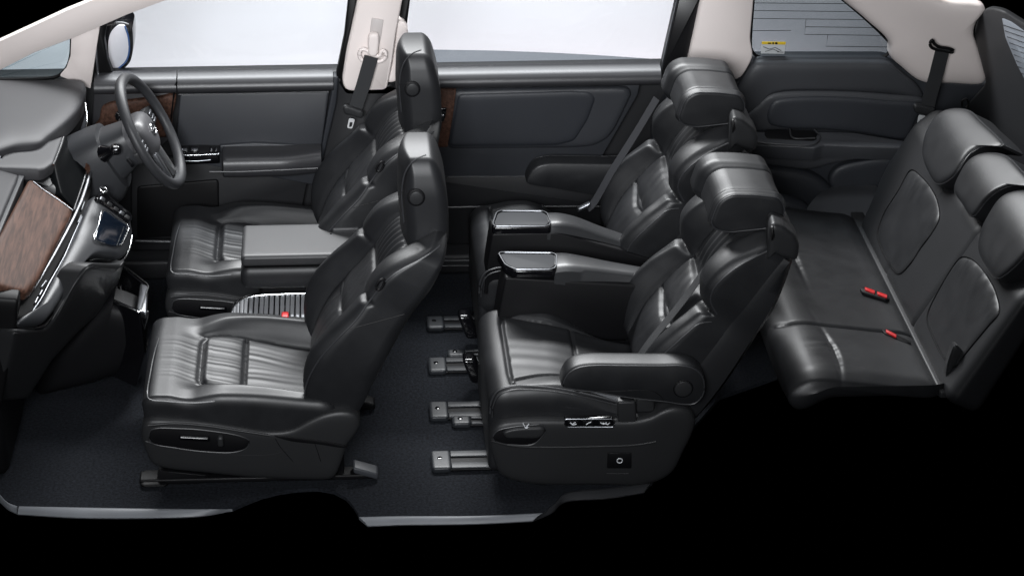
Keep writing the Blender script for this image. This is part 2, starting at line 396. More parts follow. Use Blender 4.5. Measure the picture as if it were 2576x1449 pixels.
    for sg in (-1, 1): fin(M().tube([HC+[.02, sg*.05, -.13], HC+[.012, sg*.05, -.22]], .006), 'headrest_post', SAT, root)
    return root
fs = front_seat()
fs['label'] = 'charcoal leather front passenger seat, nearest of the front pair, with switches on its side'

rebase(fs, (-.3, .41, 0)); fs['group'] = 'front seats'
dr = copy_tree(fs); d = at(445, 690, y=.15+.79)-at(370, 1005, y=.15); print('driver shift', d)
dr.location = dr.location+Vector((float(d[0])*.5+.045*0, .79, .0))
dr['label'] = 'charcoal leather driver seat behind the steering wheel, beyond the lidded armrest'
def flat_ribbon(P, N, wid, th=.0015):
    """webbing along P (points), N the outward normal at each point"""
    P = np.array(P, float); N = np.array(N, float); T = np.gradient(P, axis=0); T /= np.linalg.norm(T, axis=1)[:, None]
    S = np.cross(T, N); S /= np.linalg.norm(S, axis=1)[:, None]; N = np.cross(S, T)
    w = wid/2
    return M().loft(np.stack([P-S*w, P-S*w*.96+N*th, P+S*w*.96+N*th, P+S*w, P+S*w*.96-N*th*.3, P-S*w*.96-N*th*.3], 1))
BELT = mat('belt_webbing', (.018, .019, .021), .62, bump=.25, bscale=1500)
WSIL = mat('bright_metal', (.82, .83, .84), .28, metal=1)
def disc(c, r, mp, t=.006, bev=.0015, n=28, sq=1.0):
    g = np.linspace(0, 2*math.pi, n, endpoint=False)
    return M().plate(np.c_[c[0]+r*np.cos(g), c[1]+r*sq*np.sin(g)], mp, t, bev)
YS = .395
SB = Back((.96, YS, .22), 32, .72)
S_T = [0, .08, .2, .35, .45, .50, .60, .72, .84, .93, 1]
S_hw = [.215, .235, .25, .255, .25, .246, .256, .256, .245, .225, .17]
S_wb = [.09, .115, .148, .138, .122, .118, .150, .140, .090, .03, -.02]
S_wc = [.08, .088, .098, .09, .08, .076, .085, .078, .045, .0, -.03]
S_yb = [.165, .165, .165, .16, .15, .14, .125, .11, .10, .09, .08]
def captain_seat():
    root = thing('captain_seat', 'x', 'car seat')
    x0, x1 = .432, .99; a = (x1-x0)/2; xm = (x0+x1)/2
    def cfn(P, U):
        x = P[:, 0]+xm; y = P[:, 1]; z = P[:, 2].copy(); top = sm(-.2, .8, U[:, 2]); ay = np.abs(y)
        yi = ip(x, [.4, .49, .6, .75, 1], [.21, .20, .165, .15, .14]); bol = sm(-.02, .06, ay-yi)*sm(.47, .58, x)
        z = z+top*(-.055*sm(.62, .98, x)-(.004+.028*sm(.52, .85, x))*(1-bol)+.012*bol*ga(x-.6, .16)*sm(-.1, .1, y))
        z = z-top*bol*np.where(y < 0, .045*sm(.62, .95, x), .075*sm(.62, .86, x))
        g = -np.maximum.reduce([.010*ga(x-.500-.06*np.maximum(ay-.15, 0), .006)*(1-sm(.21, .225, ay)), .009*ga(ay-yi, .006)*sm(.49, .51, x)*(1-sm(.0, .0001, -y-.999)), .008*ga(x-.715, .005)*(1-sm(-.01, .004, ay-yi))])
        g = g+.0010*nz(y+.08*(x-.5), 34, 5.5)*(x > .51)*(1-sm(yi-.03, yi, ay))
        z = z+top*g
        return np.stack([x, y, z+.252], 1)+[0, YS, 0]
    fin(M().rbox((a, .258, .088), (.06, .030, .055), (130, 110, 8), 6, cfn), 'cushion', LEA, root)
    # front leg rest below the cushion nose
    fin(M().rbox((.028, .245, .125), (.02, .02, .03), (4, 10, 10), 5, lambda P, U: np.stack([P[:, 0]-.010*U[:, 2]*0, P[:, 1], P[:, 2]], 1)+[.462, YS, .165]), 'leg_rest', LEP, root)
    fin(M().box((.50, YS-.235, .06), (.98, YS+.235, .2), .02), 'seat_base', PLD, root)
    # piping round the near-side cushion panel
    pp = [(1233, 1040), (1236, 1010), (1252, 983), (1283, 971), (1343, 971), (1400, 977), (1445, 985), (1500, 997), (1559, 1012)]
    P3 = np.array([at(px, py, y=YS-.256) for px, py in pp]); fin(M().tube(P3, .0032, n=60, k=6), 'piping', PIP, root)
    P3 = np.array([at(px+5, py+9, y=YS-.258) for px, py in pp]); fin(M().tube(P3, .0022, n=60, k=6), 'piping', PIP, root)
    # ---- backrest
    ws = [-.085, -.082, -.068, -.048, -.038, -.034, -.026, -.014, -.004, 0, -.02]
    wm = [-.09, -.09, -.09, -.085, -.08, -.078, -.07, -.06, -.05, -.045, -.04]
    def bfn(P, U):
        t = (U[:, 2]+1)/2; yn = U[:, 1]; t = t-.09*sm(.68, 1, t)-.06*np.abs(yn)**4*sm(.7, 1, t); y = yn*ip(t, S_T, S_hw); ay = np.abs(y)
        yb = ip(t, S_T, S_yb); bl = sm(-.015, .05, ay-yb)
        wcv = ip(t, S_T, S_wc); fr = wcv+(ip(t, S_T, S_wb)-wcv)*bl
        fold = t-.492-.10*(ay-.12)
        h = ip(t, S_T, S_hw); pz = lambda a, b: np.clip(1-np.abs((t-(a+b)/2)/((b-a)/2))**3, 0, 1)
        sec = np.maximum.reduce([pz(.0, .30), pz(.30, .49), .5*pz(.49, .88)])
        fr = fr+.014*sec*np.clip(1-(ay/np.maximum(yb, .01))**3, 0, 1)
        bw = np.clip((ay-yb)/np.maximum(h-yb, .02), 0, 1); fr = fr+.016*np.sin(math.pi*np.clip(bw*1.05, 0, 1))*np.maximum(pz(.02, .49), .9*pz(.49, .92))
        dep = np.maximum.reduce([.026*bl*ga(fold, .014), .010*ga(ay-yb, .0045)*(t < .9), .007*ga(t-.27-.22*ay, .010)*(1-sm(-.02, .0, ay-yb)), .008*ga(fold, .012)*(ay < yb)])
        fr = fr-dep
        inner = 1-sm(yb-.03, yb, ay)
        up = sm(.51, .55, t)*(1-sm(.82, .9, t)); fr = fr+.0042*np.cos(y*2*math.pi/.037)*up*inner
        lo = sm(.02, .1, t)*(1-sm(.47, .49, t)); fr = fr+.0011*nz(y*.8+.05*np.sin(t*7)+.15*(t-.27), 52, 7.7)*inner*lo*(.3+.7*np.maximum(ga(t-.28, .07), ga(t-.46, .07)))
        re = ip(t, S_T, ws)+(ip(t, S_T, wm)-ip(t, S_T, ws))*(1-np.abs(yn)**3)
        u = (U[:, 0]+1)/2
        return SB(t, y, fr+(re-fr)*u)
    fin(M().rbox((.06, .26, .36), (.022, .022, .03), (5, 190, 220), 6, bfn), 'backrest', LEA, root)
    for sg in (-1, 1):
        for t0, t1 in ((.03, .475), (.515, .90)):
            tt = np.linspace(t0, t1, 50); e = np.minimum(tt-t0, t1-tt); k = np.clip(1-e/.05, 0, 1)**2
            fin(M().tube(SB(tt, sg*(ip(tt, S_T, S_hw)-.001), ip(tt, S_T, S_wb)-.016-.03*k), .0028, k=6), 'piping', PIP, root)
    # outer back shell: hard panel seen along the near side
    sh = []
    for t in np.linspace(.0, .86, 30):
        h = float(ip(t, S_T, S_hw))+.006; f0 = float(ip(t, [0, .2, .5, .8, 1], [.0, .02, .022, .020, .0])); r0 = -float(ip(t, [0, .3, .6, 1], [.115, .10, .08, .0]))
        ring = [(f0, -h), (f0-.02, -h-.004), (r0+.03, -h), (r0, -h+.05), (r0-.012, 0), (r0, h-.05), (r0+.03, h), (f0-.02, h+.004), (f0, h), (f0-.02, h-.012), (r0+.035, h-.03), (r0+.02, 0), (r0+.035, -h+.03), (f0-.02, -h+.012)]
        sh.append([SB(t, q[1], q[0]) for q in ring])
    fin(M().loft(np.array(sh)), 'back_shell', LEP, root)
    # ---- winged headrest
    prof = pxz([(1785, 562), (1806, 508), (1836, 489), (1900, 490), (1964, 497), (1978, 522), (1973, 552), (1936, 575), (1833, 586), (1798, 579)], YS-.14)
    prof = poly(prof, .022, 6); pc = prof.mean(0)
    ys = np.r_[-.142+.012*(1-np.cos(np.linspace(0, math.pi/2, 6))), np.linspace(-.126, .126, 64), .142-.012*(1-np.cos(np.linspace(math.pi/2, 0, 6)))]
    S = []
    for y in ys:
        e = max(0, (abs(y)-.130)/.012); s_ = (1-.14*(1-math.sqrt(max(0, 1-e*e))))
        s_ *= 1+.05*float(ga(y+.112, .010))-.06*float(ga(y-.045, .0035))-.035*float(ga(y+.098, .004))
        s_ += .07*float(sm(.048, .075, y))-.02*float(ga(y+.02, .05))
        off = np.array([-.010, .004])*float(sm(.045, .09, y))
        S.append([[*(pc+(q-pc)*s_+off)] for q in prof])
    S = np.array(S); G = np.stack([S[..., 0], np.broadcast_to(ys[:, None]+YS, S.shape[:2]), S[..., 1]], -1)
    hr = fin(M().loft(G), 'headrest', LEA, root)
    k = pc+(prof-pc)*.97; fin(M().tube(np.c_[k[:, 0], np.full(len(k), YS-.139), k[:, 1]], .0022, closed=True, k=6), 'piping', PIP, hr)
    for sg in (-1, 1): fin(M().tube([SB(.9, sg*.06, -.01), np.array([pc[0]+.03, YS+sg*.06, pc[1]])], .007), 'headrest_post', SAT, root)
    # ---- side valance (outboard side)
    return root
cs = captain_seat(); cs['group'] = 'second row captain seats'
cs['label'] = 'charcoal leather second row captain seat nearest the camera, belt across its backrest'
rebase(cs, (.7, YS, 0))
cf = copy_tree(cs); cf.location = cf.location+Vector((.018, .745, 0))
cf['label'] = 'charcoal leather second row captain seat on the far side, beside the sliding door'
FD = Vector((.018, .745, 0))
def add_part(o, root):
    o.parent = root; o.location = o.location-root.location; return o
# ---- outboard armrests: same shape, mirrored for the far seat
arm_out = pxz([(1409, 956), (1413, 938), (1424, 920), (1445, 906), (1480, 900), (1560, 900), (1650, 901), (1715, 901), (1745, 909), (1764, 927), (1771, 955), (1765, 983), (1745, 1002), (1720, 1004), (1672, 997), (1610, 990), (1567, 984), (1490, 971), (1430, 963)], .10)
arm_out = spl(arm_out, 90, True)
def armrest(root, yc, sg, xo):
    """sg: direction of the outer face"""
    A = arm_out+[xo, 0]; c = A.mean(0); S = []; ys = []
    for y, k in ((.036, .90), (.034, .955), (.028, .985), (.018, 1), (-.018, 1), (-.028, .985), (-.034, .955), (-.036, .90)):
        S.append(c+(A-c)*[1-(1-k)*.30, k]); ys.append(yc+sg*y)
    G = np.array([np.c_[s_[:, 0], np.full(len(s_), y), s_[:, 1]] for s_, y in zip(S, ys)])
    o = fin(M().loft(G), 'armrest', LEA, None)
    k = c+(A-c)*[.975, .93]; pi = fin(M().tube(np.c_[k[:, 0], np.full(len(k), yc+sg*.0365), k[:, 1]], .002, closed=True, k=6), 'piping', PIP, o)
    b = at(1714, 961, y=.10); b = (b[0]+xo, b[2])
    fin(disc(b, .030, xz(yc+sg*.0375, sg), .006, .002), 'pivot_ring', PLD, o); fin(disc(b, .0255, xz(yc+sg*.040, sg), .008, .002), 'pivot_cap', PLA, o)
    cr = pxz([(1440, 968), (1520, 968), (1600, 965), (1640, 968), (1658, 980), (1668, 995)], .10)+[xo, 0]
    fin(M().tube(np.c_[cr[:, 0], np.full(6, yc+sg*.0365), cr[:, 1]], .0011, n=30, k=6), 'seam', PLD, o)
    return add_part(o, root)
armrest(cs, .10, -1, 0.0)
armrest(cf, .395*2+.745-.10+.03, 1, FD.x)
# ---- side valance with controls on the near seat
va = spl(pxz([(1233, 1112), (1238, 1088), (1256, 1071), (1310, 1062), (1370, 1060), (1450, 1061), (1540, 1062), (1600, 1060), (1640, 1050), (1670, 1035), (1705, 1028), (1735, 1036), (1751, 1060), (1745, 1092), (1722, 1140), (1692, 1195), (1640, 1222), (1500, 1226), (1330, 1222), (1262, 1200), (1240, 1150)], .10), 100, True)
val = add_part(fin(M().pillow(va, .014, xz(.118), p=9, depth=.06, nr=7), 'side_valance', PLA, None), cs)
def vpart(m, name, mt): o = fin(m, name, mt, val); return o
rib = pxz([(1236, 1110), (1290, 1122), (1380, 1126), (1500, 1124), (1600, 1120), (1650, 1112)], .10); vpart(M().tube(np.c_[rib[:, 0], np.full(6, .1045), rib[:, 1]], .0045, n=50), 'valance_rib', PLA)
hol = spl(pxz([(1240, 1102), (1252, 1084), (1285, 1075), (1340, 1069), (1362, 1069), (1373, 1080), (1366, 1095), (1342, 1117), (1290, 1119), (1250, 1114)], .10), 60, True)
vpart(M().plate(hol, xz(.1025), .004, .002), 'lever_recess', PLD); vpart(M().tube(np.c_[hol[:, 0], np.full(60, .1025), hol[:, 1]], .002, closed=True, k=6), 'recess_rim', PIP)
lev = spl(pxz([(1265, 1085), (1285, 1076), (1340, 1071), (1368, 1073), (1370, 1085), (1356, 1098), (1300, 1099), (1274, 1098)], .10), 50, True)
vpart(M().pillow(lev, .010, xz(.100), p=5, depth=.004), 'recline_lever', PLA)
WHT = mat('white_print', (.75, .77, .8), .5)
def icon(parts, y, par, name='icon'):
    m = M()
    for P in parts: m.tube(np.array([at(px, py, y=y) for px, py in P]), .0016, k=5)
    return fin(m, name, WHT, par)
icon([[(1316, 1064), (1322, 1076), (1330, 1074)], [(1322, 1076), (1331, 1065)]], .0885, val)
cp = poly(pxz([(1421, 1053), (1541, 1053), (1546, 1060), (1543, 1073), (1425, 1073), (1420, 1066)], .10), .006)
vpart(M().plate(cp, xz(.100), .02, .002), 'control_panel', GLO); vpart(M().tube(np.c_[cp[:, 0], np.full(len(cp), .0995), cp[:, 1]], .0018, closed=True, k=6), 'panel_rim', SAT)
for i, (bx, w) in enumerate(((1442, 13), (1479, 13), (1521, 15))):
    vpart(M().plate(poly(pxz([(bx-w, 1056), (bx+w, 1056), (bx+w, 1070), (bx-w, 1070)], .10), .003), xz(.0965), .006, .0015), 'seat_button', PLD)
icon([[(1434, 1062), (1440, 1066), (1448, 1061)], [(1434, 1062), (1441, 1068), (1450, 1066)]], .0955, val); icon([[(1474, 1067), (1481, 1063), (1487, 1060)]], .0955, val)
icon([[(1510, 1062), (1518, 1066), (1526, 1062)], [(1516, 1063), (1529, 1067), (1534, 1062)]], .0955, val)
vpart(M().plate(poly(pxz([(1529, 1139), (1589, 1139), (1589, 1178), (1527, 1178)], .10), .004), xz(.1005), .006, .0025), 'hook_panel', PLD)
c_ = at(1559, 1158, y=.098); g_ = np.linspace(0, 6.28, 20, endpoint=False); vpart(M().tube(np.c_[c_[0]+.008*np.cos(g_), np.full(20, .0985), c_[2]+.008*np.sin(g_)], .0016, closed=True, k=6), 'icon', WHT)
vpart(M().tube([at(1526, 1190, y=.1), at(1582, 1190, y=.1)], .002), 'hook_slot', PLA)
# ---- shoulder belt of the near seat: guide on the shoulder, webbing across the back, anchor by the cushion
def belt_guide(root, dx, dy):
    o = [(1934, 568), (1944, 556), (1968, 563), (2000, 588), (2011, 612), (2008, 640), (2002, 652), (1962, 642), (1941, 630), (1926, 652), (1931, 605)]
    mp = ymap(.155, (-.12, -1, .12)); g = fin(M().pillow(poly(np.array(o, float), 7, 5), .020, mp, p=7, depth=.08, nr=12), 'belt_guide', PLA, None)
    fin(M().plate(poly(np.array([(1939, 574), (1945, 570), (1949, 596), (1941, 608)], float), 3), ymap(.122), .01, .002, 1), 'guide_slot', RUBX, g)
    g.location = (dx, dy, 0); return add_part(g, root)
RUBX = mat('slot_black', (.003, .003, .0035), .5)
belt_guide(cs, 0, 0); belt_guide(cf, FD.x, FD.y)
path = [(.90, -.225, .02), (.90, -.19, .045), (.89, -.150, .062), (.85, -.118, .085), (.76, -.09, .100), (.66, -.075, .108), (.55, -.07, .108), (.44, -.075, .108), (.32, -.085, .114), (.18, -.10, .124), (.06, -.11, .124)]
P_ = spl([SB(*q) for q in path], 60); n_ = SB(0, 0, 1)-SB(0, 0, 0); N_ = np.tile(n_, (60, 1)); N_[:14] += np.array([0, 0, .8])*np.linspace(1, 0, 14)[:, None]
blt = tag(fin(flat_ribbon(P_, N_, .046), 'seat_belt', BELT, None), 'dark webbing shoulder belt lying across the backrest of the near captain seat', 'seat belt', 'seat belts')
anc = add_part(fin(flat_ribbon([at(1447, 968, y=.16)+[0, -.0, 0], at(1500, 984, y=.155), at(1557, 1003, y=.15)], [[0, -.35, 1]]*3, .022, .002), 'belt_tail', SAT, None), cs)
add_part(fin(M().rbox((.028, .016, .038), .008, (2, 2, 2), 3, lambda P, U: np.stack([P[:, 0]-.1*P[:, 2], P[:, 1], P[:, 2]], 1)+at(1576, 1030, y=.125)), 'belt_anchor', PLA, None), cs)
add_part(fin(M().plate(pxz([(1560, 1000), (1572, 984), (1600, 986), (1592, 1012)], .13), xz(.125), .01, .002), 'anchor_strap', PLD, None), cs)
add_part(fin(M().rbox((.030, .03, .028), .012, (2, 2, 2), 3, lambda P, U: P+at(1620, 1006, y=.16)), 'hinge_cover', PLA, None), cs)
# ---- inner armrests with trays
TRY = mat('tray_insert', (.020, .022, .026), .62, spec=.3)
def tray_arm(root, out, inn, zt, ybase, arm, body, yb0, yb1, lab):
    o = bpy.data.objects.new('inner_armrest', None); COL.objects.link(o); o.parent = root; o.location = -root.location
    O = np.array([at(px, py, z=zt)[:2] for px, py in out]); O = poly(O, .014, 5)
    c = O.mean(0)
    fin(M().plate(O, xy(zt), .022, .004), 'tray_body', GLO, o)
    r1 = c+(O-c)*[.955, .90]; tb = fin(M().tube(np.c_[r1, np.full(len(O), zt+.0015)], .0028, closed=True, k=6), 'tray_rim', mat('dark_chrome', (.16, .165, .175), .32, metal=1), o)
    r2 = c+(O-c)*[.90, .76]; fin(M().plate(r2, xy(zt+.0015), .003, .001), 'tray_insert', TRY, o)
    S = []
    for (x, z, y0, y1, h) in arm:
        w = y1-y0; S.append([(x, y0, z-.012), (x, y0+.1*w, z-.003), (x, y0+.3*w, z), (x, y1-.3*w, z), (x, y1-.1*w, z-.003), (x, y1, z-.012), (x, y1, z-h), (x, y0, z-h)])
    S = np.array(S, float); S2 = np.stack([spl(S[:, k], 24) for k in range(8)], 1)
    fin(M().loft(S2), 'arm_pad', mat('arm_leather', (.030, .031, .033), .36), o)
    B_ = poly(body, .01); fin(M().plate(B_, xz(yb0), yb1-yb0, .006), 'arm_box', PLD, o)
    return o
t2 = [(1250, 636), (1262, 633), (1390, 635), (1402, 640), (1403, 672), (1394, 681), (1292, 681), (1268, 668)]
t1 = [(1236, 565), (1246, 534), (1256, 529), (1368, 530), (1379, 536), (1389, 562), (1384, 572), (1240, 572)]
tray_arm(cs, t2, None, .50, 0, [(.665, .500, .582, .708, .05), (.70, .503, .585, .706, .06), (.76, .494, .592, .700, .08), (.84, .478, .60, .69, .09), (.95, .458, .605, .68, .10), (1.03, .44, .61, .68, .10)],
         [(.487, .30), (.50, .40), (.512, .475), (1.0, .43), (1.0, .24), (.485, .24)], .585, .70, '')
tray_arm(cf, t1, None, .50, 0, [(.672, .500, .884, .992, .05), (.71, .501, .888, .992, .06), (.77, .485, .90, .995, .08), (.86, .445, .91, .995, .09), (.97, .405, .915, .99, .10), (1.05, .385, .92, .99, .10)],
         [(.468, .25), (.478, .36), (.492, .475), (.70, .475), (1.02, .37), (1.02, .25)], .885, .985, '')
for r_, yy, x0_ in ((cs, .668, .478), (cf, .90, .47)):
    q = [(x0_-.008, .03), (x0_, .235), (.69, .235), (.70, .03)]
    add_part(fin(M().plate(poly(q, .01), xz(yy), .05, .006), 'console_box', PLA, None), r_)
    add_part(fin(M().tube([(x0_-.004, yy-.002, .238), (x0_+.3, yy-.002, .24), (.70, yy-.002, .238)], .0028), 'box_trim', SAT, None), r_)
# buckles between the seat and its inner armrest
def buckle(root, p, rot, red=True):
    R_ = np.array(p); m = M().rbox((.013, .022, .035), (.006, .007, .008), (2, 2, 2), 3, lambda P, U: np.stack([P[:, 0]+rot*P[:, 2], P[:, 1], P[:, 2]], 1)+R_)
    b = add_part(fin(m, 'buckle', PLD, None), root)
    fin(M().rbox((.0115, .018, .006), .005, (2, 2, 1), 3, lambda P, U: P+R_+[rot*.035-.002, 0, .036]), 'release_button', RED, b)
    return b
p_ = at(1504, 818, y=.675); buckle(cs, p_-[0, 0, .035], .3)
p_ = at(720, 794, y=.655); buckle(fs, p_-np.array([.012, 0, .035]), .3)
# ------------------------------------------------------------------ third row bench
TB = Back((1.80, 0, .275), 27, .60)
bn = thing('bench_seat', 'charcoal leather third row bench seat with three draped headrests', 'bench seat')
def bfn3(P, U):
    x = P[:, 0]+1.575; y = P[:, 1]+.76; z = P[:, 2].copy(); top = sm(-.3, .8, U[:, 2])
    z = z+top*(-.035*sm(1.45, 1.8, x)+.010*ga(x-1.43, .06))
    z = z-top*.03*sm(.24, .12, y)
    s_ = y-.50-.03*sm(1.40, 1.34, x)
    dep = np.maximum(.010*ga(s_, .006), .008*ga(x-1.505+.12*np.maximum(np.abs(y-.33)-.03, 0), .009)*ga(y-.34, .12))
    dep = np.maximum(dep, .008*ga(x-1.505, .009)*ga(y-1.0, .15))
    wr = nz(y, 75, 3.3)*.0030*ga(x-1.485, .04)*ga(y-.34, .11)+nz(y, 70, 1.1)*.003*ga(x-1.485, .04)*ga(y-1.0, .13)
    z = z-top*dep+top*wr
    return np.stack([x, y, z+.268+.055*(1-top)*sm(.32, .17, y)*sm(-.95, -.4, U[:, 0])-.035*sm(.16, .36, y)*(1-sm(-1, .3, U[:, 2]))*sm(-.6, -1, U[:, 0])], 1)
cu3 = fin(M().rbox((.24, .60, .062), (.08, .028, .058), (90, 150, 6), 8, bfn3), 'cushion', LEA, bn)
fin(M().rbox((.13, .38, .08), .03, (4, 8, 3), 3, lambda P, U: P+[1.66, .98, .10]), 'seat_base', PLD, bn)
tt = np.linspace(1.36, 1.80, 30)
# hinge strip between cushion and backrest
fin(M().plate(poly([(1.785, .15), (1.83, .15), (1.83, 1.36), (1.785, 1.36)], .008), frame((0, 0, .290), (1, 0, -.0), (0, 1, 0)), .02, .004), 'hinge_strip', PLA, bn)
def bk3(P, U):
    t = (U[:, 2]+1)/2; y = P[:, 1]+.725; u = (U[:, 0]+1)/2
    fr = .015-.03*sm(.78, 1, t)-.012*np.maximum.reduce([ga(y-.545, .006), ga(y-.90, .006)])
    return TB(t*.80, y-.10*sm(.5, .0, t)*sm(1.15, 1.4, y), fr-(.12-.03*t)*u)
fin(M().rbox((.06, .63, .3), (.03, .04, .05), (4, 90, 60), 5, bk3), 'backrest', LEP, bn)
def insert3(px, w, h, seed):
    uv = spl(np.array([plane_uv(a, b, TB, w) for a, b in px]), 90, True); tm = uv[:, 0].max()
    def dsp(u, v): return .0050*nz(v*1.0, 80, seed)*ga(tm-u-.02, .08)
    fin(M().tube(TB(uv[:, 0], uv[:, 1], np.full(len(uv), w+.005)), .002, closed=True, k=6), 'seam', PLD, bn)
    return fin(M().pillow(uv*[.60, 1], h, lambda u, v, q: TB(u/.60, v, w+q), p=9, depth=.02, nr=18, disp=lambda u, v: dsp(u/.60, v)), 'back_insert', LEA, bn)
insert3([(2294, 429), (2320, 444), (2347, 477), (2362, 510), (2366, 550), (2345, 590), (2319, 625), (2290, 668), (2262, 690), (2226, 640), (2210, 590), (2224, 543), (2261, 483)], .0115, .009, 2.0)
insert3([(2418, 650), (2432, 647), (2455, 657), (2490, 700), (2510, 742), (2517, 785), (2490, 820), (2455, 862), (2420, 905), (2404, 925), (2380, 905), (2350, 850), (2335, 800), (2362, 735)], .0115, .009, 6.0)
def head3(px, name='headrest'):
    uv = np.array([plane_uv(a, b, TB, .052) for a, b in px]); uv = spl(uv, 80, True)*[.60, 1]; tt_ = uv[:, 0]; t1 = tt_.max(); t0 = tt_.min()
    def mp(u, v, w):
        k = sm(t1-.16, t1+.02, u); return TB(u/.60, v, .052+w-.060*k*k)
    m = fin(M().pillow(uv, .012, mp, p=9, depth=.075, nr=34), name, LEA, bn)
    P = mp(uv[:, 0], uv[:, 1], np.full(len(uv), .0)); fin(M().tube(P, .0026, closed=True, k=6), 'piping', PIP, m)
    return m
head3([(2359, 463), (2335, 430), (2322, 388), (2330, 338), (2350, 300), (2377, 272), (2410, 266), (2436, 290), (2488, 350), (2460, 356), (2440, 378), (2420, 415), (2395, 448)])
head3([(2446, 545), (2422, 512), (2402, 478), (2420, 432), (2445, 394), (2470, 377), (2498, 377), (2525, 402), (2562, 452), (2535, 452), (2508, 475), (2478, 510)])
head3([(2508, 700), (2480, 668), (2463, 632), (2470, 580), (2495, 530), (2525, 487), (2560, 470), (2600, 505), (2660, 575), (2625, 590), (2590, 630), (2555, 670)])
for px, py in ((2428, 275), ):
    pass
# belt buckles lying in the cushion
for pts, nred in (([(2163, 724), (2175, 720), (2236, 742), (2239, 752), (2228, 752), (2170, 734)], 2), ([(2218, 828), (2228, 826), (2292, 858), (2293, 863), (2270, 857), (2226, 838)], 1)):
    mp = zmap([(2163, 724, .318), (2239, 750, .305), (2228, 830, .305), (2293, 860, .298)])
    pk = fin(M().plate(poly(pts, 3), mp, .01, .002, 1), 'buckle_pocket', PLD, bn)
    a, b = np.array(pts[1], float), np.array(pts[2], float)
    for k in range(nred):
        f0, f1 = ((.03, .46), (.54, .97))[k]; q0 = a+(b-a)*f0+[-2, 3]; q1 = a+(b-a)*f1+[-2, 3]
        fin(M().plate(poly([q0, q1, q1+[-1, 7], q0+[1, 7]], 2), lambda u, v, w: mp(u, v, w+.005), .006, .0015, 1), 'release_button', RED, pk)
# side stays at the ends of the hinge line
for pts in ([(2402, 866), (2412, 872), (2424, 893), (2412, 915), (2400, 950), (2394, 975), (2383, 965), (2380, 930), (2390, 890)], [(2222, 545), (2232, 560), (2232, 574), (2222, 600), (2214, 636), (2206, 630), (2206, 590), (2214, 555)]):
    yv = .19 if pts[0][1] > 700 else 1.24
    fin(M().pillow(spl(np.array(pts, float), 40, True), .008, ymap(yv), p=4, depth=.02), 'hinge_cover', PLA, bn)
    q = np.array([at(a, b, y=yv)-[0, .004, 0] for a, b in pts]); fin(M().tube(q, .0022, n=50, closed=True, k=6), 'cover_edge', PIP, bn)
rebase(bn, (1.6, .78, 0))
# ------------------------------------------------------------------ floor, sills, rails
def carpet_mat():
    m = mat('carpet', (.0115, .0132, .0168), .95, spec=.15, bump=1.0, bscale=240, var=.55, vscale=120, detail=8)
    return m
CAR = carpet_mat()
def sheet(name, pts, z, m, n=1):
    P = [(p[0], p[1], z) for p in pts]; me = M(); 
    me.v.append(np.array(P+[(p[0], p[1], z-.012) for p in pts], float)); k = len(P); me.n = 2*k
    me.f = [tuple(range(k)), tuple(range(k, 2*k))[::-1]]+[(i, (i+1) % k, k+(i+1) % k, k+i) for i in range(k)]
    return structure(fin(me, name, m, None, smooth=False))
a_ = at(-30, 1235, z=0); edge = [at(p[0], p[1], z=0)[:2] for p in ((-40, 1225), (0, 1250), (45, 1272), (300, 1276), (586, 1277), (615, 1264), (655, 1248), (700, 1236), (750, 1229), (800, 1227), (840, 1234), (870, 1250), (890, 1272), (905, 1300), (1200, 1297), (1365, 1290), (1425, 1240), (1640, 1213))]
sheet('floor', [(-1.25, 1.62), (-1.25, .2)]+[tuple(p) for p in edge]+[(1.04, .34), (1.22, .62), (1.45, .75), (2.1, .8), (2.1, 1.62)], 0.0, CAR)
fin_ = sheet('floor_mat', [tuple(at(p[0], p[1], z=.004)[:2]) for p in ((860, 1165), (960, 930), (1180, 930), (1235, 1200), (990, 1190))], .004, CAR) if 0 else None
SIL = mat('sill_plate', (.17, .18, .195), .45, rvar=.06, var=.08)
SILD = mat('sill_dark', (.03, .031, .034), .4)
def sill(name, top, bot, label, m=SIL, z0=.004, z1=-.010):
    """kick plate: top edge traced at floor level, bottom edge a little lower and nearer"""
    T_ = spl(np.array([at(a, b, z=z0) for a, b in top]), 40); B_ = spl(np.array([at(a, b, z=z1) for a, b in bot]), 40)
    G = np.stack([T_+[0, .006, -.003], T_, T_*.75+B_*.25+[0, 0, .003], T_*.5+B_*.5+[0, 0, .004], T_*.25+B_*.75+[0, 0, .003], B_, B_+[0, .004, -.006], T_+[0, .006, -.012]], 1)
    return tag(fin(M().loft(G), name, m, None), label, 'sill plate', 'near side sill plates')
sill('sill_plate', [(48, 1273), (200, 1276), (400, 1279), (500, 1280), (584, 1280)], [(44, 1292), (200, 1301), (400, 1301), (510, 1296), (580, 1283)], 'brushed grey sill plate at lower left below the front passenger seat')
sill('sill_plate', [(-30, 1215), (0, 1245), (20, 1264), (43, 1273)], [(-30, 1235), (0, 1262), (20, 1280), (42, 1291)], 'short curved grey sill piece at the front corner, lower left')
sill('sill_plate', [(903, 1300), (1000, 1298), (1200, 1297), (1365, 1290)], [(925, 1322), (1000, 1319), (1200, 1316), (1340, 1309)], 'brushed grey sill plate of the sliding door opening, below the dark carpet')
sill('sill_plate', [(1366, 1290), (1395, 1268), (1425, 1240), (1540, 1226), (1640, 1213)], [(1342, 1309), (1390, 1288), (1420, 1262), (1530, 1252), (1620, 1238)], 'dark grey rising sill piece below the near captain seat', SILD)
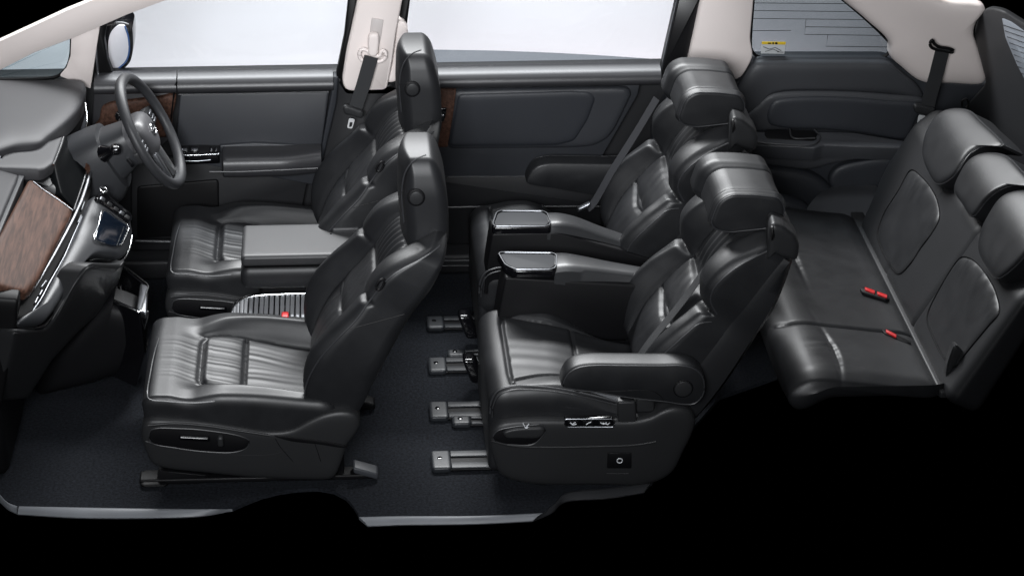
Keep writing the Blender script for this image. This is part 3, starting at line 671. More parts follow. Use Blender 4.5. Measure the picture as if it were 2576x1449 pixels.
# floor rails of the captain seats
RAIL = mat('rail_plastic', (.022, .0245, .0285), .42, rvar=.05)
def rail(x0, x1, y, w, label, big=True):
    r = thing('floor_rail', label, 'seat rail', group='floor rails')
    fin(M().rbox((.030, w, .010), (.012, .012, .006), (2, 2, 1), 4, lambda P, U: P+[x0+.03, y, .010]), 'end_cap', RAIL, r)
    fin(M().box((x0+.055, y-w*.92, .003), (x1, y+w*.92, .012), .003), 'rail_base', PLD, r)
    for s_ in (-.62, .62): fin(M().box((x0+.060, y+s_*w-.30*w, .0122), (x1, y+s_*w+.30*w, .018), .004), 'rail_lip', RAIL, r)
    fin(disc((x0+.026, y+.004), .008, xy(.0215), .004, .001, 16), 'bolt', GLO, r)
    rebase(r, (x0, y, 0)); return r
def yx(px, py): p = at(px, py, z=.012); return p[0], p[1]
for (xa, ya, wd_, lab) in ((1073, 813, .042, 'grey floor rail end farthest from the camera, below the far captain seat'), (1125, 890, .022, 'small grey rail end just behind the second rail from the back'), (1077, 919, .046, 'grey floor rail end, second from the back on the carpet'),
                     (1080, 1033, .050, 'grey floor rail end, third from the back on the carpet'), (1137, 1059, .026, 'small grey rail end just in front of the third rail'), (1085, 1159, .052, 'grey floor rail end nearest the camera beside the near captain seat')):
    x_, y_ = yx(xa, ya); rail(x_, 1.0, y_, wd_, lab)
# rail feet of the captain seats
for root, (px, py) in ((cs, (1182, 918)), (cf, (1170, 808))):
    p = at(px, py, z=.09)
    add_part(fin(M().rbox((.022, .030, .045), (.012, .012, .014), (2, 2, 2), 3, lambda P, U: np.stack([P[:, 0]+.35*P[:, 2]*-1, P[:, 1], P[:, 2]], 1)+[p[0]+.01, p[1], .08]), 'rail_foot', GLO, None), root)
# ------------------------------------------------------------------ studio backdrop and outside
YD = 1.55
BACK = mat('backdrop_paper', (.80, .80, .82), .9, spec=.1)
GREY = mat('studio_floor_paint', (.13, .14, .155), .6)
o_ = [at(p[0], p[1], y=3.6)[[0, 2]] for p in ((-60, 330), (-60, 152), (60, 96), (300, -15), (420, -70), (2300, -70), (2300, 330))]
bd = structure(fin(M().plate(np.array(o_), xz(3.6), .05, .005), 'studio_backdrop', BACK, None))
far = spl(np.array([at(p[0], p[1], z=.30) for p in ((930, 122), (1085, 125), (1250, 128), (1450, 136), (1660, 150), (1800, 163))]), 40)
near = np.array([[p[0]*.9+.06, 1.75, .30] for p in far])
G = np.array([near+[0, 0, -.9], near, far, far+[0, 0, -.9]])
structure(fin(M().grid(np.transpose(G, (1, 0, 2)), cv=True), 'studio_floor', GREY, None, smooth=False))
# ------------------------------------------------------------------ trims
BEIGE = mat('trim_beige', (.80, .725, .695), .55, bump=.05, bscale=700, var=.03)
def wood_mat():
    m = mat('wood', (.16, .09, .065), .55, spec=.18, coat=.0); nt = m.node_tree; n = nt.nodes; b = n['Principled BSDF']
    tc = n.new('ShaderNodeTexCoord'); mp = n.new('ShaderNodeMapping'); mp.inputs['Scale'].default_value = (30, 2.0, 30); mp.inputs['Rotation'].default_value = (0, 0, .12)
    no = n.new('ShaderNodeTexNoise'); no.inputs['Scale'].default_value = 3.6; no.inputs['Detail'].default_value = 7; no.inputs['Distortion'].default_value = .6
    nf = n.new('ShaderNodeTexNoise'); nf.inputs['Scale'].default_value = 11; nf.inputs['Detail'].default_value = 5
    mx = n.new('ShaderNodeMix'); mx.inputs[0].default_value = .2
    cr = n.new('ShaderNodeValToRGB'); e = cr.color_ramp.elements
    e[0].position = .38; e[0].color = (.040, .0190, .0125, 1); e[1].position = .66; e[1].color = (.105, .053, .037, 1)
    L = nt.links.new; L(tc.outputs['Object'], mp.inputs['Vector']); L(mp.outputs[0], no.inputs['Vector']); L(mp.outputs[0], nf.inputs['Vector'])
    L(no.outputs['Fac'], mx.inputs[2]); L(nf.outputs['Fac'], mx.inputs[3]); L(mx.outputs[0], cr.inputs[0]); L(cr.outputs[0], b.inputs['Base Color'])
    return m
WOOD = wood_mat()
def glass_mat(name, tint, gl=.06):
    m = bpy.data.materials.new(name); m.use_nodes = True; nt = m.node_tree; n = nt.nodes; n.remove(n['Principled BSDF'])
    t = n.new('ShaderNodeBsdfTransparent'); t.inputs[0].default_value = (*tint, 1); g = n.new('ShaderNodeBsdfGlossy'); g.inputs['Roughness'].default_value = .05
    x = n.new('ShaderNodeMixShader'); x.inputs[0].default_value = gl
    nt.links.new(t.outputs[0], x.inputs[1]); nt.links.new(g.outputs[0], x.inputs[2]); nt.links.new(x.outputs[0], n['Material Output'].inputs[0]); return m
GLS = glass_mat('clear_glass', (.97, .98, .99)); GLT = glass_mat('tinted_glass', (.60, .63, .65), .05); GLQ = glass_mat('pale_glass', (.80, .86, .88))
PAD = mat('door_pad', (.028, .028, .031), .40, bump=.05, bscale=700, var=.05)
PAN = mat('door_panel', (.027, .029, .034), .48, bump=.06, bscale=700, var=.06)
PAN2 = mat('door_insert', (.017, .0192, .0245), .55, bump=.06, bscale=900, var=.05)
LOW = mat('door_lower', (.014, .0144, .016), .52, spec=.35, bump=.06, bscale=700, var=.08)
RUB = mat('black_rubber', (.003, .003, .0035), .5, spec=.2)
def ppl(pts, y, r=6, t=.02, bev=.004, bpx=3, k=4): return M().plate(poly(np.array(pts, float), r, k), ymap(y), t, bev, bpx)
def puff(pts, y, h=.012, p=6, d=.03, n=90, nr=8, rnd=None):
    P = poly(np.array(pts, float), rnd, 5) if rnd else spl(np.array(pts, float), n, True)
    return M().pillow(P, h, ymap(y), p=p, depth=d, nr=nr)
def line(pts, y, r=.002, n=40, k=6, closed=False): return M().tube(np.array([at(a, b, y=y) for a, b in pts]), r, n=n, k=k, closed=closed)
def rollpad(px0, px1, zt, name, par, m, y0=1.62, y1=1.532, zb=.70, n=24):
    """rounded belt-line pad between two picture columns"""
    pr = [(y0, zt-.02), (y0, zt), (y0-.02, zt+.003), (y0-.04, zt+.001), (y1+.022, zt-.006), (y1+.008, zt-.016), (y1, zt-.034), (y1+.004, zb+.01), (y1+.02, zb), (y0, zb)]
    x0 = at(px0, 200, y=1.55)[0]; x1 = at(px1, 200, y=1.55)[0]
    pr = spl(np.array(pr[1:-1]), 26).tolist()
    G = np.array([[(x, a, b) for a, b in pr] for x in np.linspace(x0, x1, n)]); return fin(M().loft(G), name, m, par)
# ---- driver door
dd = thing('driver_door', 'dark driver door with wood strip, switch panel and padded armrest', 'car door')
rollpad(446, 838, .757, 'belt_pad', dd, PAD); rollpad(236, 443, .757, 'belt_pad', dd, PAD)
fin(ppl([(452, 238), (828, 232), (808, 372), (800, 468), (440, 400)], YD+.0, 8), 'upper_panel', PAN, dd)
fin(line([(450, 238), (600, 236), (828, 231)], YD-.004, .0022), 'panel_edge', PIP, dd)
fin(ppl([(236, 232), (440, 226), (424, 352), (330, 430), (228, 380)], YD+.012, 5), 'front_panel', PAD, dd)
fin(puff([(250, 300), (256, 272), (275, 260), (330, 252), (400, 244), (441, 239), (434, 290), (425, 340), (380, 345), (300, 345), (238, 320)], YD, .008, 7, .02), 'wood_trim', WOOD, dd)
fin(ppl([(330, 400), (806, 392), (770, 470), (745, 600), (330, 600)], YD+.022, 8), 'lower_panel', LOW, dd)
fin(ppl([(345, 470), (550, 452), (552, 590), (345, 600)], YD+.014, 10), 'door_pocket', RUB, dd)
# armrest
ax0 = at(556, 395, y=1.45)[0]; ax1 = at(808, 395, y=1.5)[0]
pr = [(1.56, .50), (1.50, .506), (1.455, .500), (1.438, .485), (1.436, .44), (1.45, .425), (1.56, .418)]
pr = spl(np.array(pr), 28); xs = np.r_[ax0, ax0+.003, ax0+.008, np.linspace(ax0+.02, ax1, 20)]
G = np.array([[(x, 1.56+(a-1.56)*(1-.25*(i == 0)-.08*(i == 1))*(1-.28*sm(ax1-.15, ax1+.05, x)), .46+(b-.46)*(1-.2*(i == 0)-.06*(i == 1))+.0*x) for a, b in pr] for i, x in enumerate(xs)])
ar = fin(M().loft(G), 'door_armrest', PAD, dd)
fin(ppl([(552, 366), (640, 360), (800, 368), (806, 376), (556, 388)], 1.535, 4, .03), 'armrest_back', PAN, dd)
fin(line([(527, 432), (600, 432), (700, 428), (802, 423)], 1.428, .003), 'armrest_trim', PIP, dd)
# switch panel
mp_ = zmap([(440, 368, .505), (556, 366, .505), (555, 392, .49)], (0, -.5, 1))
fin(M().plate(poly(np.array([(436, 366), (500, 363), (553, 364), (551, 388), (436, 392)], float), 4), mp_, .05, .003, 2), 'switch_panel', GLO, dd)
for x0_, x1_ in ((452, 474), (478, 501), (527, 537), (540, 549)):
    sw = fin(M().plate(poly(np.array([(x0_, 368), (x1_, 368), (x1_, 382), (x0_, 383)], float), 3), lambda u, v, w: mp_(u, v, w+.006), .006, .002, 2), 'window_switch', GLO, dd)
    fin(M().plate(poly(np.array([(x0_+3, 376), (x1_-3, 376), (x1_-3, 380), (x0_+3, 380)], float), 1), lambda u, v, w: mp_(u, v, w+.008), .002, .0005, .5), 'switch_mark', SAT, sw)
fin(line([(448, 391), (500, 390), (552, 387)], 1.438, .0026), 'switch_trim', CHR, dd)
fin(line([(452, 405), (500, 405), (530, 402)], 1.446, .002), 'switch_trim', SAT, dd)
fin(ppl([(838, 193), (852, 195), (846, 260), (812, 402), (800, 470), (792, 470), (806, 385), (832, 240)], YD+.006, 3, .04), 'door_edge', PAN2, dd)
fin(line([(446, 205), (440, 216), (437, 240), (425, 345)], YD-.012, .003), 'panel_gap', RUB, dd)
fin(line([(240, 203), (450, 203), (600, 197), (846, 190)], 1.615, .005), 'window_seal', RUB, dd)
dg = fin(ppl([(240, 202), (242, 70), (320, 36), (430, -30), (890, -30), (880, 20), (850, 190)], 1.635, 4, .004, .001, 1), 'window_glass', GLS, dd)
rebase(dd, (at(640, 400, y=1.55)[0], 1.55, 0))
# ---- sliding door
sd = thing('sliding_door', 'dark sliding door with wood handle panel, beside the far captain seat', 'car door')
rollpad(1030, 1662, .757, 'belt_pad', sd, PAD)
fin(ppl([(1060, 218), (1612, 205), (1604, 240), (1500, 420), (1490, 445), (1060, 448)], YD+.02, 8), 'upper_panel', PAN, sd)
fin(puff([(1140, 226), (1300, 222), (1480, 219), (1560, 218), (1582, 221), (1588, 236), (1570, 275), (1545, 325), (1525, 350), (1490, 367), (1440, 371), (1280, 372), (1127, 373)], YD+.008, .012, 14, .03, rnd=14), 'door_insert', PAN, sd)
fin(puff([(1152, 236), (1300, 232), (1440, 228), (1485, 230), (1500, 245), (1480, 300), (1445, 355), (1400, 366), (1280, 367), (1130, 368)], YD-.001, .008, 12, .02, rnd=12), 'fabric_insert', PAN2, sd)
fin(ppl([(1088, 224), (1148, 227), (1140, 290), (1126, 371), (1088, 371)], YD-.004, 4, .03, .004, 2), 'wood_trim', WOOD, sd)
hp = fin(ppl([(1094, 276), (1124, 272), (1120, 297), (1116, 305), (1092, 305)], YD-.012, 3, .012, .002, 1), 'door_handle', GLO, sd); fin(ppl([(1106, 289), (1118, 289), (1117, 294), (1105, 294)], YD-.018, 2, .006, .001, .5), 'handle_lever', CHR, hp)
fin(line([(1092, 305), (1116, 305)], YD-.014, .0016, 8), 'handle_trim', CHR, hp)
fin(ppl([(1060, 446), (1500, 446), (1520, 520), (1060, 522)], YD+.030, 4), 'lower_panel', LOW, sd)
fin(line([(1060, 444), (1300, 444), (1480, 443)], YD+.018, .0016), 'panel_gap', PIP, sd)
fin(line([(1090, 522), (1190, 520), (1300, 519), (1510, 519)], YD-.0, .004), 'sill_trim', PIP, sd)
fin(line([(1030, 188), (1300, 184), (1665, 176)], 1.615, .005), 'window_seal', RUB, sd)
fin(ppl([(1024, 190), (1030, -30), (1712, -30), (1700, 20), (1664, 176)], 1.635, 4, .004, .001, 1), 'window_glass', GLS, sd)
rebase(sd, (at(1300, 400, y=1.55)[0], 1.55, 0))
# ---- body side below the doors, wheel arch and step
bs = thing('door_sill', 'dark body sill running along the far side at floor level', 'sill')
fin(M().box((-1.4, 1.632, -.02), (1.75, 1.72, .735), .02), 'body_side', LOW, bs)
fin(M().box((-1.0, 1.50, .002), (1.35, 1.60, .075), .012), 'step', LOW, bs)
for py, r in ((655, .004), (668, .003), (738, .003)): fin(M().tube([at(960, py+1, y=1.49), at(1195, py, y=1.49)], r), 'step_trim', PIP, bs)
fin(M().tube([at(340, 606, y=1.49), at(450, 608, y=1.49)], .006), 'step_trim', PIP, bs)
rebase(bs, (.2, 1.6, 0))
# ---- A pillar with quarter glass
ap = thing('front_pillar', 'beige windscreen pillar trim with a small triangular quarter window, top left', 'pillar')
fin(ppl([(-70, 136), (0, 104), (100, 58), (167, 27), (234, 0), (310, -34), (520, -34), (421, 0), (321, 37), (250, 68), (180, 98), (84, 134), (0, 177), (-70, 212)], 1.58, 6, .03, .004, 1.2, 4), 'pillar_trim', BEIGE, ap)
fin(ppl([(179, 90), (252, 62), (240, 140), (228, 224), (200, 212), (150, 192), (166, 173), (177, 142)], 1.584, 4, .03, .004, 1.2, 4), 'pillar_post', BEIGE, ap)
fin(M().tube(np.array([at(a, b, y=1.60) for a, b in ((180, 99), (177, 142), (166, 173), (146, 191), (100, 198), (0, 202), (-60, 204))]), .006, n=50, k=6), 'window_seal', RUB, ap)
fin(ppl([(-70, 212), (0, 172), (84, 130), (186, 90), (182, 150), (165, 182), (140, 196), (-70, 208)], 1.645, 4, .004, .001, 1), 'quarter_glass', GLQ, ap)
rebase(ap, (at(210, 200, y=1.58)[0], 1.58, .7))
mr = thing('door_mirror', 'black door mirror with a painted pale reflection in its glass, outside the driver window', 'mirror')
fin(ppl([(242, 72), (270, 60), (262, 100), (270, 150), (285, 190), (286, 206), (228, 208)], 1.60, 4, .04, .005, 2), 'mirror_sail', RUB, mr)
fin(M().pillow(spl(np.array([(250, 68), (278, 58), (312, 56), (330, 66), (335, 95), (334, 130), (326, 158), (305, 178), (285, 194), (272, 160), (262, 110)], float), 70, True), .01, ymap(1.72), p=5, depth=.12), 'mirror_housing', GLO, mr)
MIRG = mat('mirror_glass_reflection', (.86, .84, .86), .3)  # reflection of the white backdrop painted in as an even pale colour
mgl = spl(np.array([(273, 102), (282, 78), (300, 64), (314, 66), (322, 90), (325, 125), (318, 150), (300, 170), (284, 182), (275, 150)], float), 60, True)
fin(M().plate(mgl, ymap(1.706), .008, .002, 1), 'mirror_glass_reflection', MIRG, mr)
fin(M().tube([at(a, b, y=1.704) for a, b in ((314, 66), (323, 95), (324, 135), (316, 156), (286, 182))], .003, n=40), 'glass_edge', mat('blue_edge', (.05, .12, .3), .2), mr)
fin(M().box((at(235, 72, y=1.6)[0], 1.59, .74), (at(241, 72, y=1.6)[0], 1.63, .92), .002), 'window_channel', SAT, mr)
rebase(mr, (at(270, 200, y=1.6)[0], 1.6, .75))
# ---- B pillar
bp = thing('centre_pillar', 'beige centre pillar trim between the driver door and sliding door', 'pillar')
fin(ppl([(912, -34), (1022, -34), (1013, 0), (996, 87), (986, 161), (974, 222), (966, 228), (884, 231), (868, 226), (861, 208), (871, 140), (885, 75), (901, 0)], 1.52, 10, .08, .012, 5, 5), 'upper_trim', BEIGE, bp)
fin(puff([(1000, 55), (1015, 58), (1026, 75), (1022, 120), (1000, 200), (975, 205), (985, 160), (995, 90)], 1.56, .01, 5, .05), 'rear_trim', BEIGE, bp)
fin(ppl([(880, -34), (905, -34), (901, 0), (885, 75), (871, 140), (858, 203), (845, 196), (866, 95)], 1.565, 4, .05, .006, 3), 'front_seal', RUB, bp)
fin(ppl([(1014, -34), (1038, -34), (1032, 0), (1022, 80), (1000, 190), (985, 190), (1004, 55)], 1.60, 4, .03, .006, 3), 'rear_seal', RUB, bp)
fin(ppl([(852, 198), (862, 212), (872, 232), (975, 232), (1000, 215), (1010, 330), (1000, 600), (780, 600), (800, 470), (812, 402), (846, 260)], 1.545, 8, .05, .01, 4), 'lower_trim', LOW, bp)
sl = fin(ppl([(935, 46), (965, 50), (958, 100), (946, 138), (926, 132), (929, 90)], 1.516, 3, .01, .002, 1), 'belt_slider', mat('beige_dark', (.50, .46, .445), .5), bp)
rebase(bp, (at(930, 300, y=1.55)[0], 1.55, 0))
def belt(name, root_lab, ring, webc, wid_px, stalk, tongue, y, group, ringmat, hook=None):
    b = thing(name, root_lab, 'seat belt', group=group)
    if ring:
        for tp in ring: fin(M().tube(np.array([at(a, c, y=y) for a, c in tp]), .007, n=40, k=8), 'belt_ring', ringmat, b)
    P = np.array([at(a, c, y=y-.012) for a, c in webc]); P = spl(P, 24)
    fin(flat_ribbon(P, np.tile([0, -1, .15], (24, 1)), wid_px), 'webbing', BELT, b)
    st = fin(M().pillow(poly(np.array(stalk, float), 6, 5), .008, ymap(y-.022), p=4, depth=.008), 'tongue_grip', PLA, b)
    tg = np.array(tongue, float); c = tg.mean(0)
    o = poly(tg, 4, 4); i_ = poly(c+(tg-c)*[.5, .55]+[0, 3], 3, 4)
    mp = ymap(y-.020); A, B = mp(o[:, 0], o[:, 1], np.zeros(len(o))), mp(i_[:, 0], i_[:, 1], np.zeros(len(i_)))
    G = np.stack([A, B, B+[0, .004, 0], A+[0, .004, 0]], 1); fin(M().grid(G, cu=True, cv=True), 'belt_tongue', mat('tongue_white', (.78, .79, .8), .35, metal=.3), b)
    return b
b1 = belt('shoulder_belt', 'black driver shoulder belt hanging on the beige centre pillar', [[(906, 128), (912, 124), (924, 128), (940, 140), (955, 140), (960, 128), (968, 130), (970, 142), (962, 152), (950, 156)], [(906, 128), (904, 140), (912, 152), (922, 148)]],
     [(934, 143), (925, 175), (912, 220), (900, 255), (890, 285)], .048, [(862, 268), (870, 264), (913, 278), (916, 290), (908, 298), (866, 286)], [(878, 298), (893, 300), (886, 324), (873, 322)], 1.50, 'hanging shoulder belts', BEIGE)
fin(puff([(930, 86), (950, 86), (953, 115), (946, 140), (930, 140), (925, 115)], 1.500, .012, 5, .012), 'belt_cover', BEIGE, b1)
# ---- C pillar, quarter panel, D pillar
cpz = thing('rear_pillar', 'beige pillar trim behind the sliding door with black seal on its front edge', 'pillar')
fin(ppl([(1712, -34), (1778, -34), (1768, 0), (1731, 145), (1720, 200), (1664, 178)], 1.575, 4, .05, .01, 5), 'front_seal', mat('pillar_black', (.008, .008, .009), .4), cpz)
fin(line([(1712, -30), (1700, 20), (1664, 176)], 1.57, .004), 'seal_lip', SAT, cpz)
fin(ppl([(1770, -34), (1900, -34), (1897, 0), (1888, 100), (1896, 142), (1884, 168), (1864, 199), (1834, 205), (1790, 205), (1715, 210), (1731, 149)], 1.56, 14, .06, .012, 5, 5), 'pillar_trim', BEIGE, cpz)
rebase(cpz, (at(1800, 200, y=1.56)[0], 1.56, .7))
QPA = mat('quarter_trim', (.040, .042, .047), .5, bump=.06, bscale=700, var=.06); QPB = mat('quarter_insert', (.024, .0265, .032), .5, bump=.06, bscale=700, var=.06)
qp = thing('quarter_panel', 'dark moulded side panel beside the third row with cup holder and wheel arch', 'side panel')
fin(ppl([(1700, 200), (1830, 210), (1866, 202), (1890, 165), (1900, 146), (2235, 146), (2270, 168), (2320, 202), (2500, 210), (2520, 420), (2300, 560), (2200, 660), (1860, 660), (1660, 600), (1640, 330)], 1.575, 20, .06, .012, 8, 5), 'panel_body', QPB, qp)
fin(puff([(1884, 172), (1900, 156), (1940, 152), (2060, 152), (2180, 152), (2236, 156), (2275, 185), (2310, 215), (2322, 244), (2250, 236), (2100, 226), (1960, 228), (1925, 245), (1880, 290), (1862, 300), (1850, 240), (1862, 210)], 1.565, .022, 5, .03, nr=12), 'window_ledge', QPA, qp)
fin(puff([(1866, 305), (1900, 265), (1930, 238), (1965, 229), (2100, 227), (2230, 235), (2325, 250), (2310, 300), (2285, 352), (2150, 332), (2060, 325), (1960, 325), (1870, 330)], 1.553, .016, 10, .03, nr=10), 'upper_moulding', QPA, qp)
fin(puff([(1934, 310), (1930, 285), (1945, 255), (1980, 246), (2100, 243), (2230, 252), (2315, 264), (2300, 310), (2280, 348), (2160, 332), (2060, 324), (1980, 322)], 1.538, .010, 10, .02, nr=10), 'trim_insert', QPB, qp)
# ledge with cup holder
mp_ = zmap([(1870, 335, .53), (2060, 335, .53), (2285, 355, .535), (2280, 372, .52)], (0, -.35, 1))
fin(M().plate(poly(np.array([(1866, 330), (1925, 330), (1935, 345), (2050, 349), (2060, 330), (2150, 333), (2288, 356), (2280, 372), (2160, 368), (2070, 364), (2050, 372), (1870, 362)], float), 5), mp_, .06, .006, 3), 'arm_ledge', QPA, qp)
tr_ = fin(M().plate(poly(np.array([(1926, 326), (2048, 328), (2056, 350), (2046, 356), (1930, 350), (1922, 340)], float), 5), lambda u, v, w: mp_(u, v, w+.001), .04, .003, 2), 'cup_holder', RUB, qp)
fin(M().tube(lambda: 0 if 0 else None, .003) if 0 else M().tube(np.array([mp_(np.array([a]), np.array([b]), np.array([.006]))[0] for a, b in ((2048, 330), (2062, 345), (2054, 362), (2040, 368), (1960, 366), (1870, 358))]), .003, n=50), 'holder_rim', PIP, tr_)
fin(M().tube(np.array([mp_(np.array([a]), np.array([b]), np.array([.006]))[0] for a, b in ((1986, 328), (1994, 350), (2050, 351))]), .004, n=20), 'holder_divider', PLA, tr_)
fin(puff([(1868, 372), (1960, 372), (2060, 378), (2160, 376), (2280, 378), (2275, 400), (2180, 396), (2100, 408), (2040, 424), (1960, 418), (1868, 400)], 1.552, .012, 6, .03), 'lower_band', QPA, qp)
fin(puff([(1862, 410), (1960, 420), (2030, 432), (2075, 456), (2095, 484), (2060, 515), (2040, 560), (1990, 600), (1900, 600), (1862, 500)], 1.54, .02, 5, .03), 'lower_moulding', QPB, qp)
fin(puff([(2100, 425), (2160, 405), (2270, 402), (2255, 470), (2210, 472), (2160, 475), (2100, 478), (2085, 455)], 1.55, .012, 6, .02), 'lower_moulding', QPB, qp)
fin(M().pillow(spl(np.array([(2025, 578), (2038, 540), (2065, 505), (2105, 482), (2160, 473), (2208, 474), (2208, 540), (2206, 632), (2150, 615), (2080, 595)], float), 80, True), .10, ymap([(2025, 578, 1.30), (2160, 473, 1.52), (2206, 632, 1.18)]), p=3, depth=.05, nr=12), 'wheel_arch', mat('arch_cover', (.055, .058, .064), .5), qp)  # arch colour lightened in place of the light it lacks
fin(puff([(1960, 505), (2000, 508), (2040, 530), (2062, 570), (2060, 600), (2000, 600), (1940, 590), (1930, 540)], 1.45, .03, 4, .05), 'arch_front', QPB, qp)
fin(line([(2290, 352), (2265, 430), (2250, 470), (2215, 560)], 1.535, .004), 'panel_gap', RUB, qp)
rebase(qp, (at(2000, 500, y=1.55)[0], 1.55, 0))
# quarter glass with aerial lines and sticker
qw = thing('quarter_window', 'grey tinted rear quarter window with printed lines and a yellow topped sticker', 'window')
qo = [(1897, -34), (1888, 100), (1890, 125), (1905, 142), (1935, 146), (2200, 147), (2228, 140), (2243, 118), (2238, 108), (2180, 50), (2080, -34)]
fin(ppl(qo, 1.60, 10, .004, .001, 1), 'glass_pane', GLT, qw)
fin(M().tube(np.array([at(a, b, y=1.594) for a, b in qo]), .006, n=90, k=6), 'window_seal', RUB, qw)
for q in ([(1895, 8), (2130, 10)], [(1892, 27), (2152, 30)], [(1890, 47), (2175, 50)], [(2028, 48), (2024, 87), (2228, 90)], [(2026, 68), (2200, 70)], [(1888, 78), (1990, 77)], [(2083, 88), (2078, 117), (2240, 119)]):
    fin(M().tube(np.array([at(a, b, y=1.597) for a, b in q]), .0011, k=4), 'aerial_line', RUB, qw)
stk = fin(ppl([(1917, 106), (1977, 107), (1973, 136), (1914, 135)], 1.596, 1, .001, .0003, .3), 'sticker', mat('sticker_paper', (.55, .57, .58), .5), qw)
fin(ppl([(1917, 105), (1977, 106), (1976, 113), (1916, 112)], 1.594, 1, .001, .0003, .3), 'sticker_band', mat('sticker_yellow', (.75, .52, .03), .5), stk)
for xa, ya, xb, yb in ((1932, 108, 1940, 111), (1943, 107, 1947, 112), (1950, 107, 1956, 112)): fin(ppl([(xa, ya), (xb, ya), (xb, yb), (xa, yb)], 1.592, .5, .001, .0002, .2), 'sticker_mark', RUB, stk)
for q in ([(1920, 118), (1935, 124), (1950, 120), (1965, 128)], [(1925, 130), (1945, 124), (1960, 131)], [(1955, 131), (1971, 132)]): fin(M().tube(np.array([at(a, b, y=1.593) for a, b in q]), .0012, k=4), 'sticker_drawing', PIP, stk)
rebase(qw, (at(2050, 146, y=1.6)[0], 1.6, .75))
dp = thing('tail_pillar', 'beige rear corner pillar trim with belt outlet, top right', 'pillar')
fin(M().pillow(spl(np.array([(2080, -34), (2120, 0), (2180, 50), (2236, 106), (2238, 138), (2268, 168), (2318, 204), (2390, 208), (2470, 209), (2479, 198), (2464, 130), (2448, 80), (2458, 45), (2478, 16), (2440, 4), (2380, -2), (2300, -34), (2180, -60)], float), 110, True), .03, ymap([(2120, 0, 1.575), (2240, 140, 1.575), (2470, 190, 1.50), (2460, 40, 1.48)]), p=6, depth=.03, nr=12), 'pillar_trim', BEIGE, dp)
fin(puff([(2270, 60), (2292, 58), (2296, 70), (2290, 76), (2272, 76)], 1.545, .008, 4, .01, 40), 'coat_hook', BEIGE, dp)
rebase(dp, (at(2400, 200, y=1.5)[0], 1.5, .7))
b2 = belt('shoulder_belt', 'black third row belt hanging from the beige rear corner pillar', None, [(2372, 122), (2365, 150), (2352, 200), (2340, 240), (2334, 268)], .050,
     [(2296, 268), (2302, 260), (2352, 272), (2352, 285), (2344, 292), (2302, 284)], [(2312, 290), (2330, 292), (2324, 320), (2306, 318)], 1.46, 'hanging shoulder belts', RUB)
fin(M().tube(np.array([at(a, c, y=1.45) for a, c in ((2345, 101), (2340, 108), (2342, 118), (2352, 124), (2375, 128), (2395, 132), (2398, 128), (2385, 122), (2362, 118), (2350, 110))]), .0055, n=50, k=8, closed=True), 'belt_outlet', RUB, b2)
# ---- tailgate
tg_ = thing('tailgate', 'dark tailgate frame with heated rear glass at the right edge', 'tailgate')
tmap = ymap([(2450, 100, 1.47), (2576, 100, 1.15), (2576, 500, 1.0), (2480, 300, 1.35)], (-.5, -.8, .2))
fin(M().plate(poly(np.array([(2482, 18), (2520, 25), (2560, 50), (2640, 100), (2640, 760), (2560, 640), (2500, 380), (2430, 265), (2480, 210), (2448, 90), (2458, 45)], float), 14, 4), tmap, .05, .012, 6), 'tailgate_trim', LEP, tg_)
fin(M().plate(poly(np.array([(2521, 45), (2545, 55), (2660, 140), (2660, 330), (2600, 240), (2560, 165), (2530, 95)], float), 5, 4), lambda u, v, w: tmap(u, v, w+.006), .008, .002, 1), 'rear_glass', mat('rear_glass', (.20, .22, .25), .12, spec=.8), tg_)
for k in range(9):
    y0 = 62+k*15; fin(M().tube(np.array([tmap(np.array([a]), np.array([b]), np.array([.008]))[0] for a, b in ((2524+k*5.5, y0), (2590+k*4, y0+22))]), .001, k=4), 'heater_line', RUB, tg_)
fin(M().plate(poly(np.array([(2530, 375), (2543, 372), (2556, 395), (2556, 406), (2534, 392)], float), 2), lambda u, v, w: tmap(u, v, w+.004), .006, .001, 1), 'tailgate_lamp', mat('lamp_cover', (.5, .48, .6), .3), tg_)
fin(line([(2420, 268), (2422, 252), (2432, 250), (2436, 262), (2430, 272)], 1.40, .004), 'strap_loop', RUB, tg_)
rebase(tg_, (at(2520, 400, y=1.3)[0], 1.3, 0))
# ---- belt of the far captain seat
Pb = spl(np.array([at(1652, 248, y=1.36), at(1600, 335, y=1.35), at(1540, 430, y=1.34), at(1490, 515, y=1.33), at(1478, 525, y=1.33)]), 40)
b3 = tag(fin(flat_ribbon(Pb, np.tile([-.55, -.6, .5], (40, 1)), .028), 'seat_belt', mat('belt_grey', (.03, .031, .035), .55), None), 'grey webbing belt running down beside the far captain seat backrest', 'seat belt', 'seat belts')
o = fin(M().rbox((.022, .012, .008), .005, (2, 2, 1), 3, lambda P, U: np.stack([P[:, 0], P[:, 1], P[:, 2]+.5*P[:, 0]], 1)+at(1468, 520, y=1.33)), 'belt_tongue', SAT, b3)
# ------------------------------------------------------------------ dashboard
DTOP = mat('dash_pad', (.040, .040, .043), .5, spec=.3, bump=.06, bscale=600, var=.04)
DGRY = mat('dash_grey', (.032, .0335, .037), .42, bump=.06, bscale=600, var=.05)
SCR = mat('screen_glass', (.003, .0035, .004), .4, spec=.03)
db = thing('dashboard', 'grey and black dashboard with broad wood panel and hooded display at the left edge', 'dashboard')
def zp(pts, anchors, n, h=.012, p=7, d=.03, rnd=6, nr=8, k=5, smooth=None):
    P = spl(np.array(pts, float), smooth, True) if smooth else poly(np.array(pts, float), rnd, k)
    return M().pillow(P, h, zmap(anchors, n), p=p, depth=d, nr=nr)
def zl(pts, anchors, r, n=50, k=8, off=.0, flat=None):
    f_ = fit(anchors); return M().tube(np.array([at(a, b, z=float(f_(a, b))+off) for a, b in pts]), r, n=n, k=k, flat=flat)
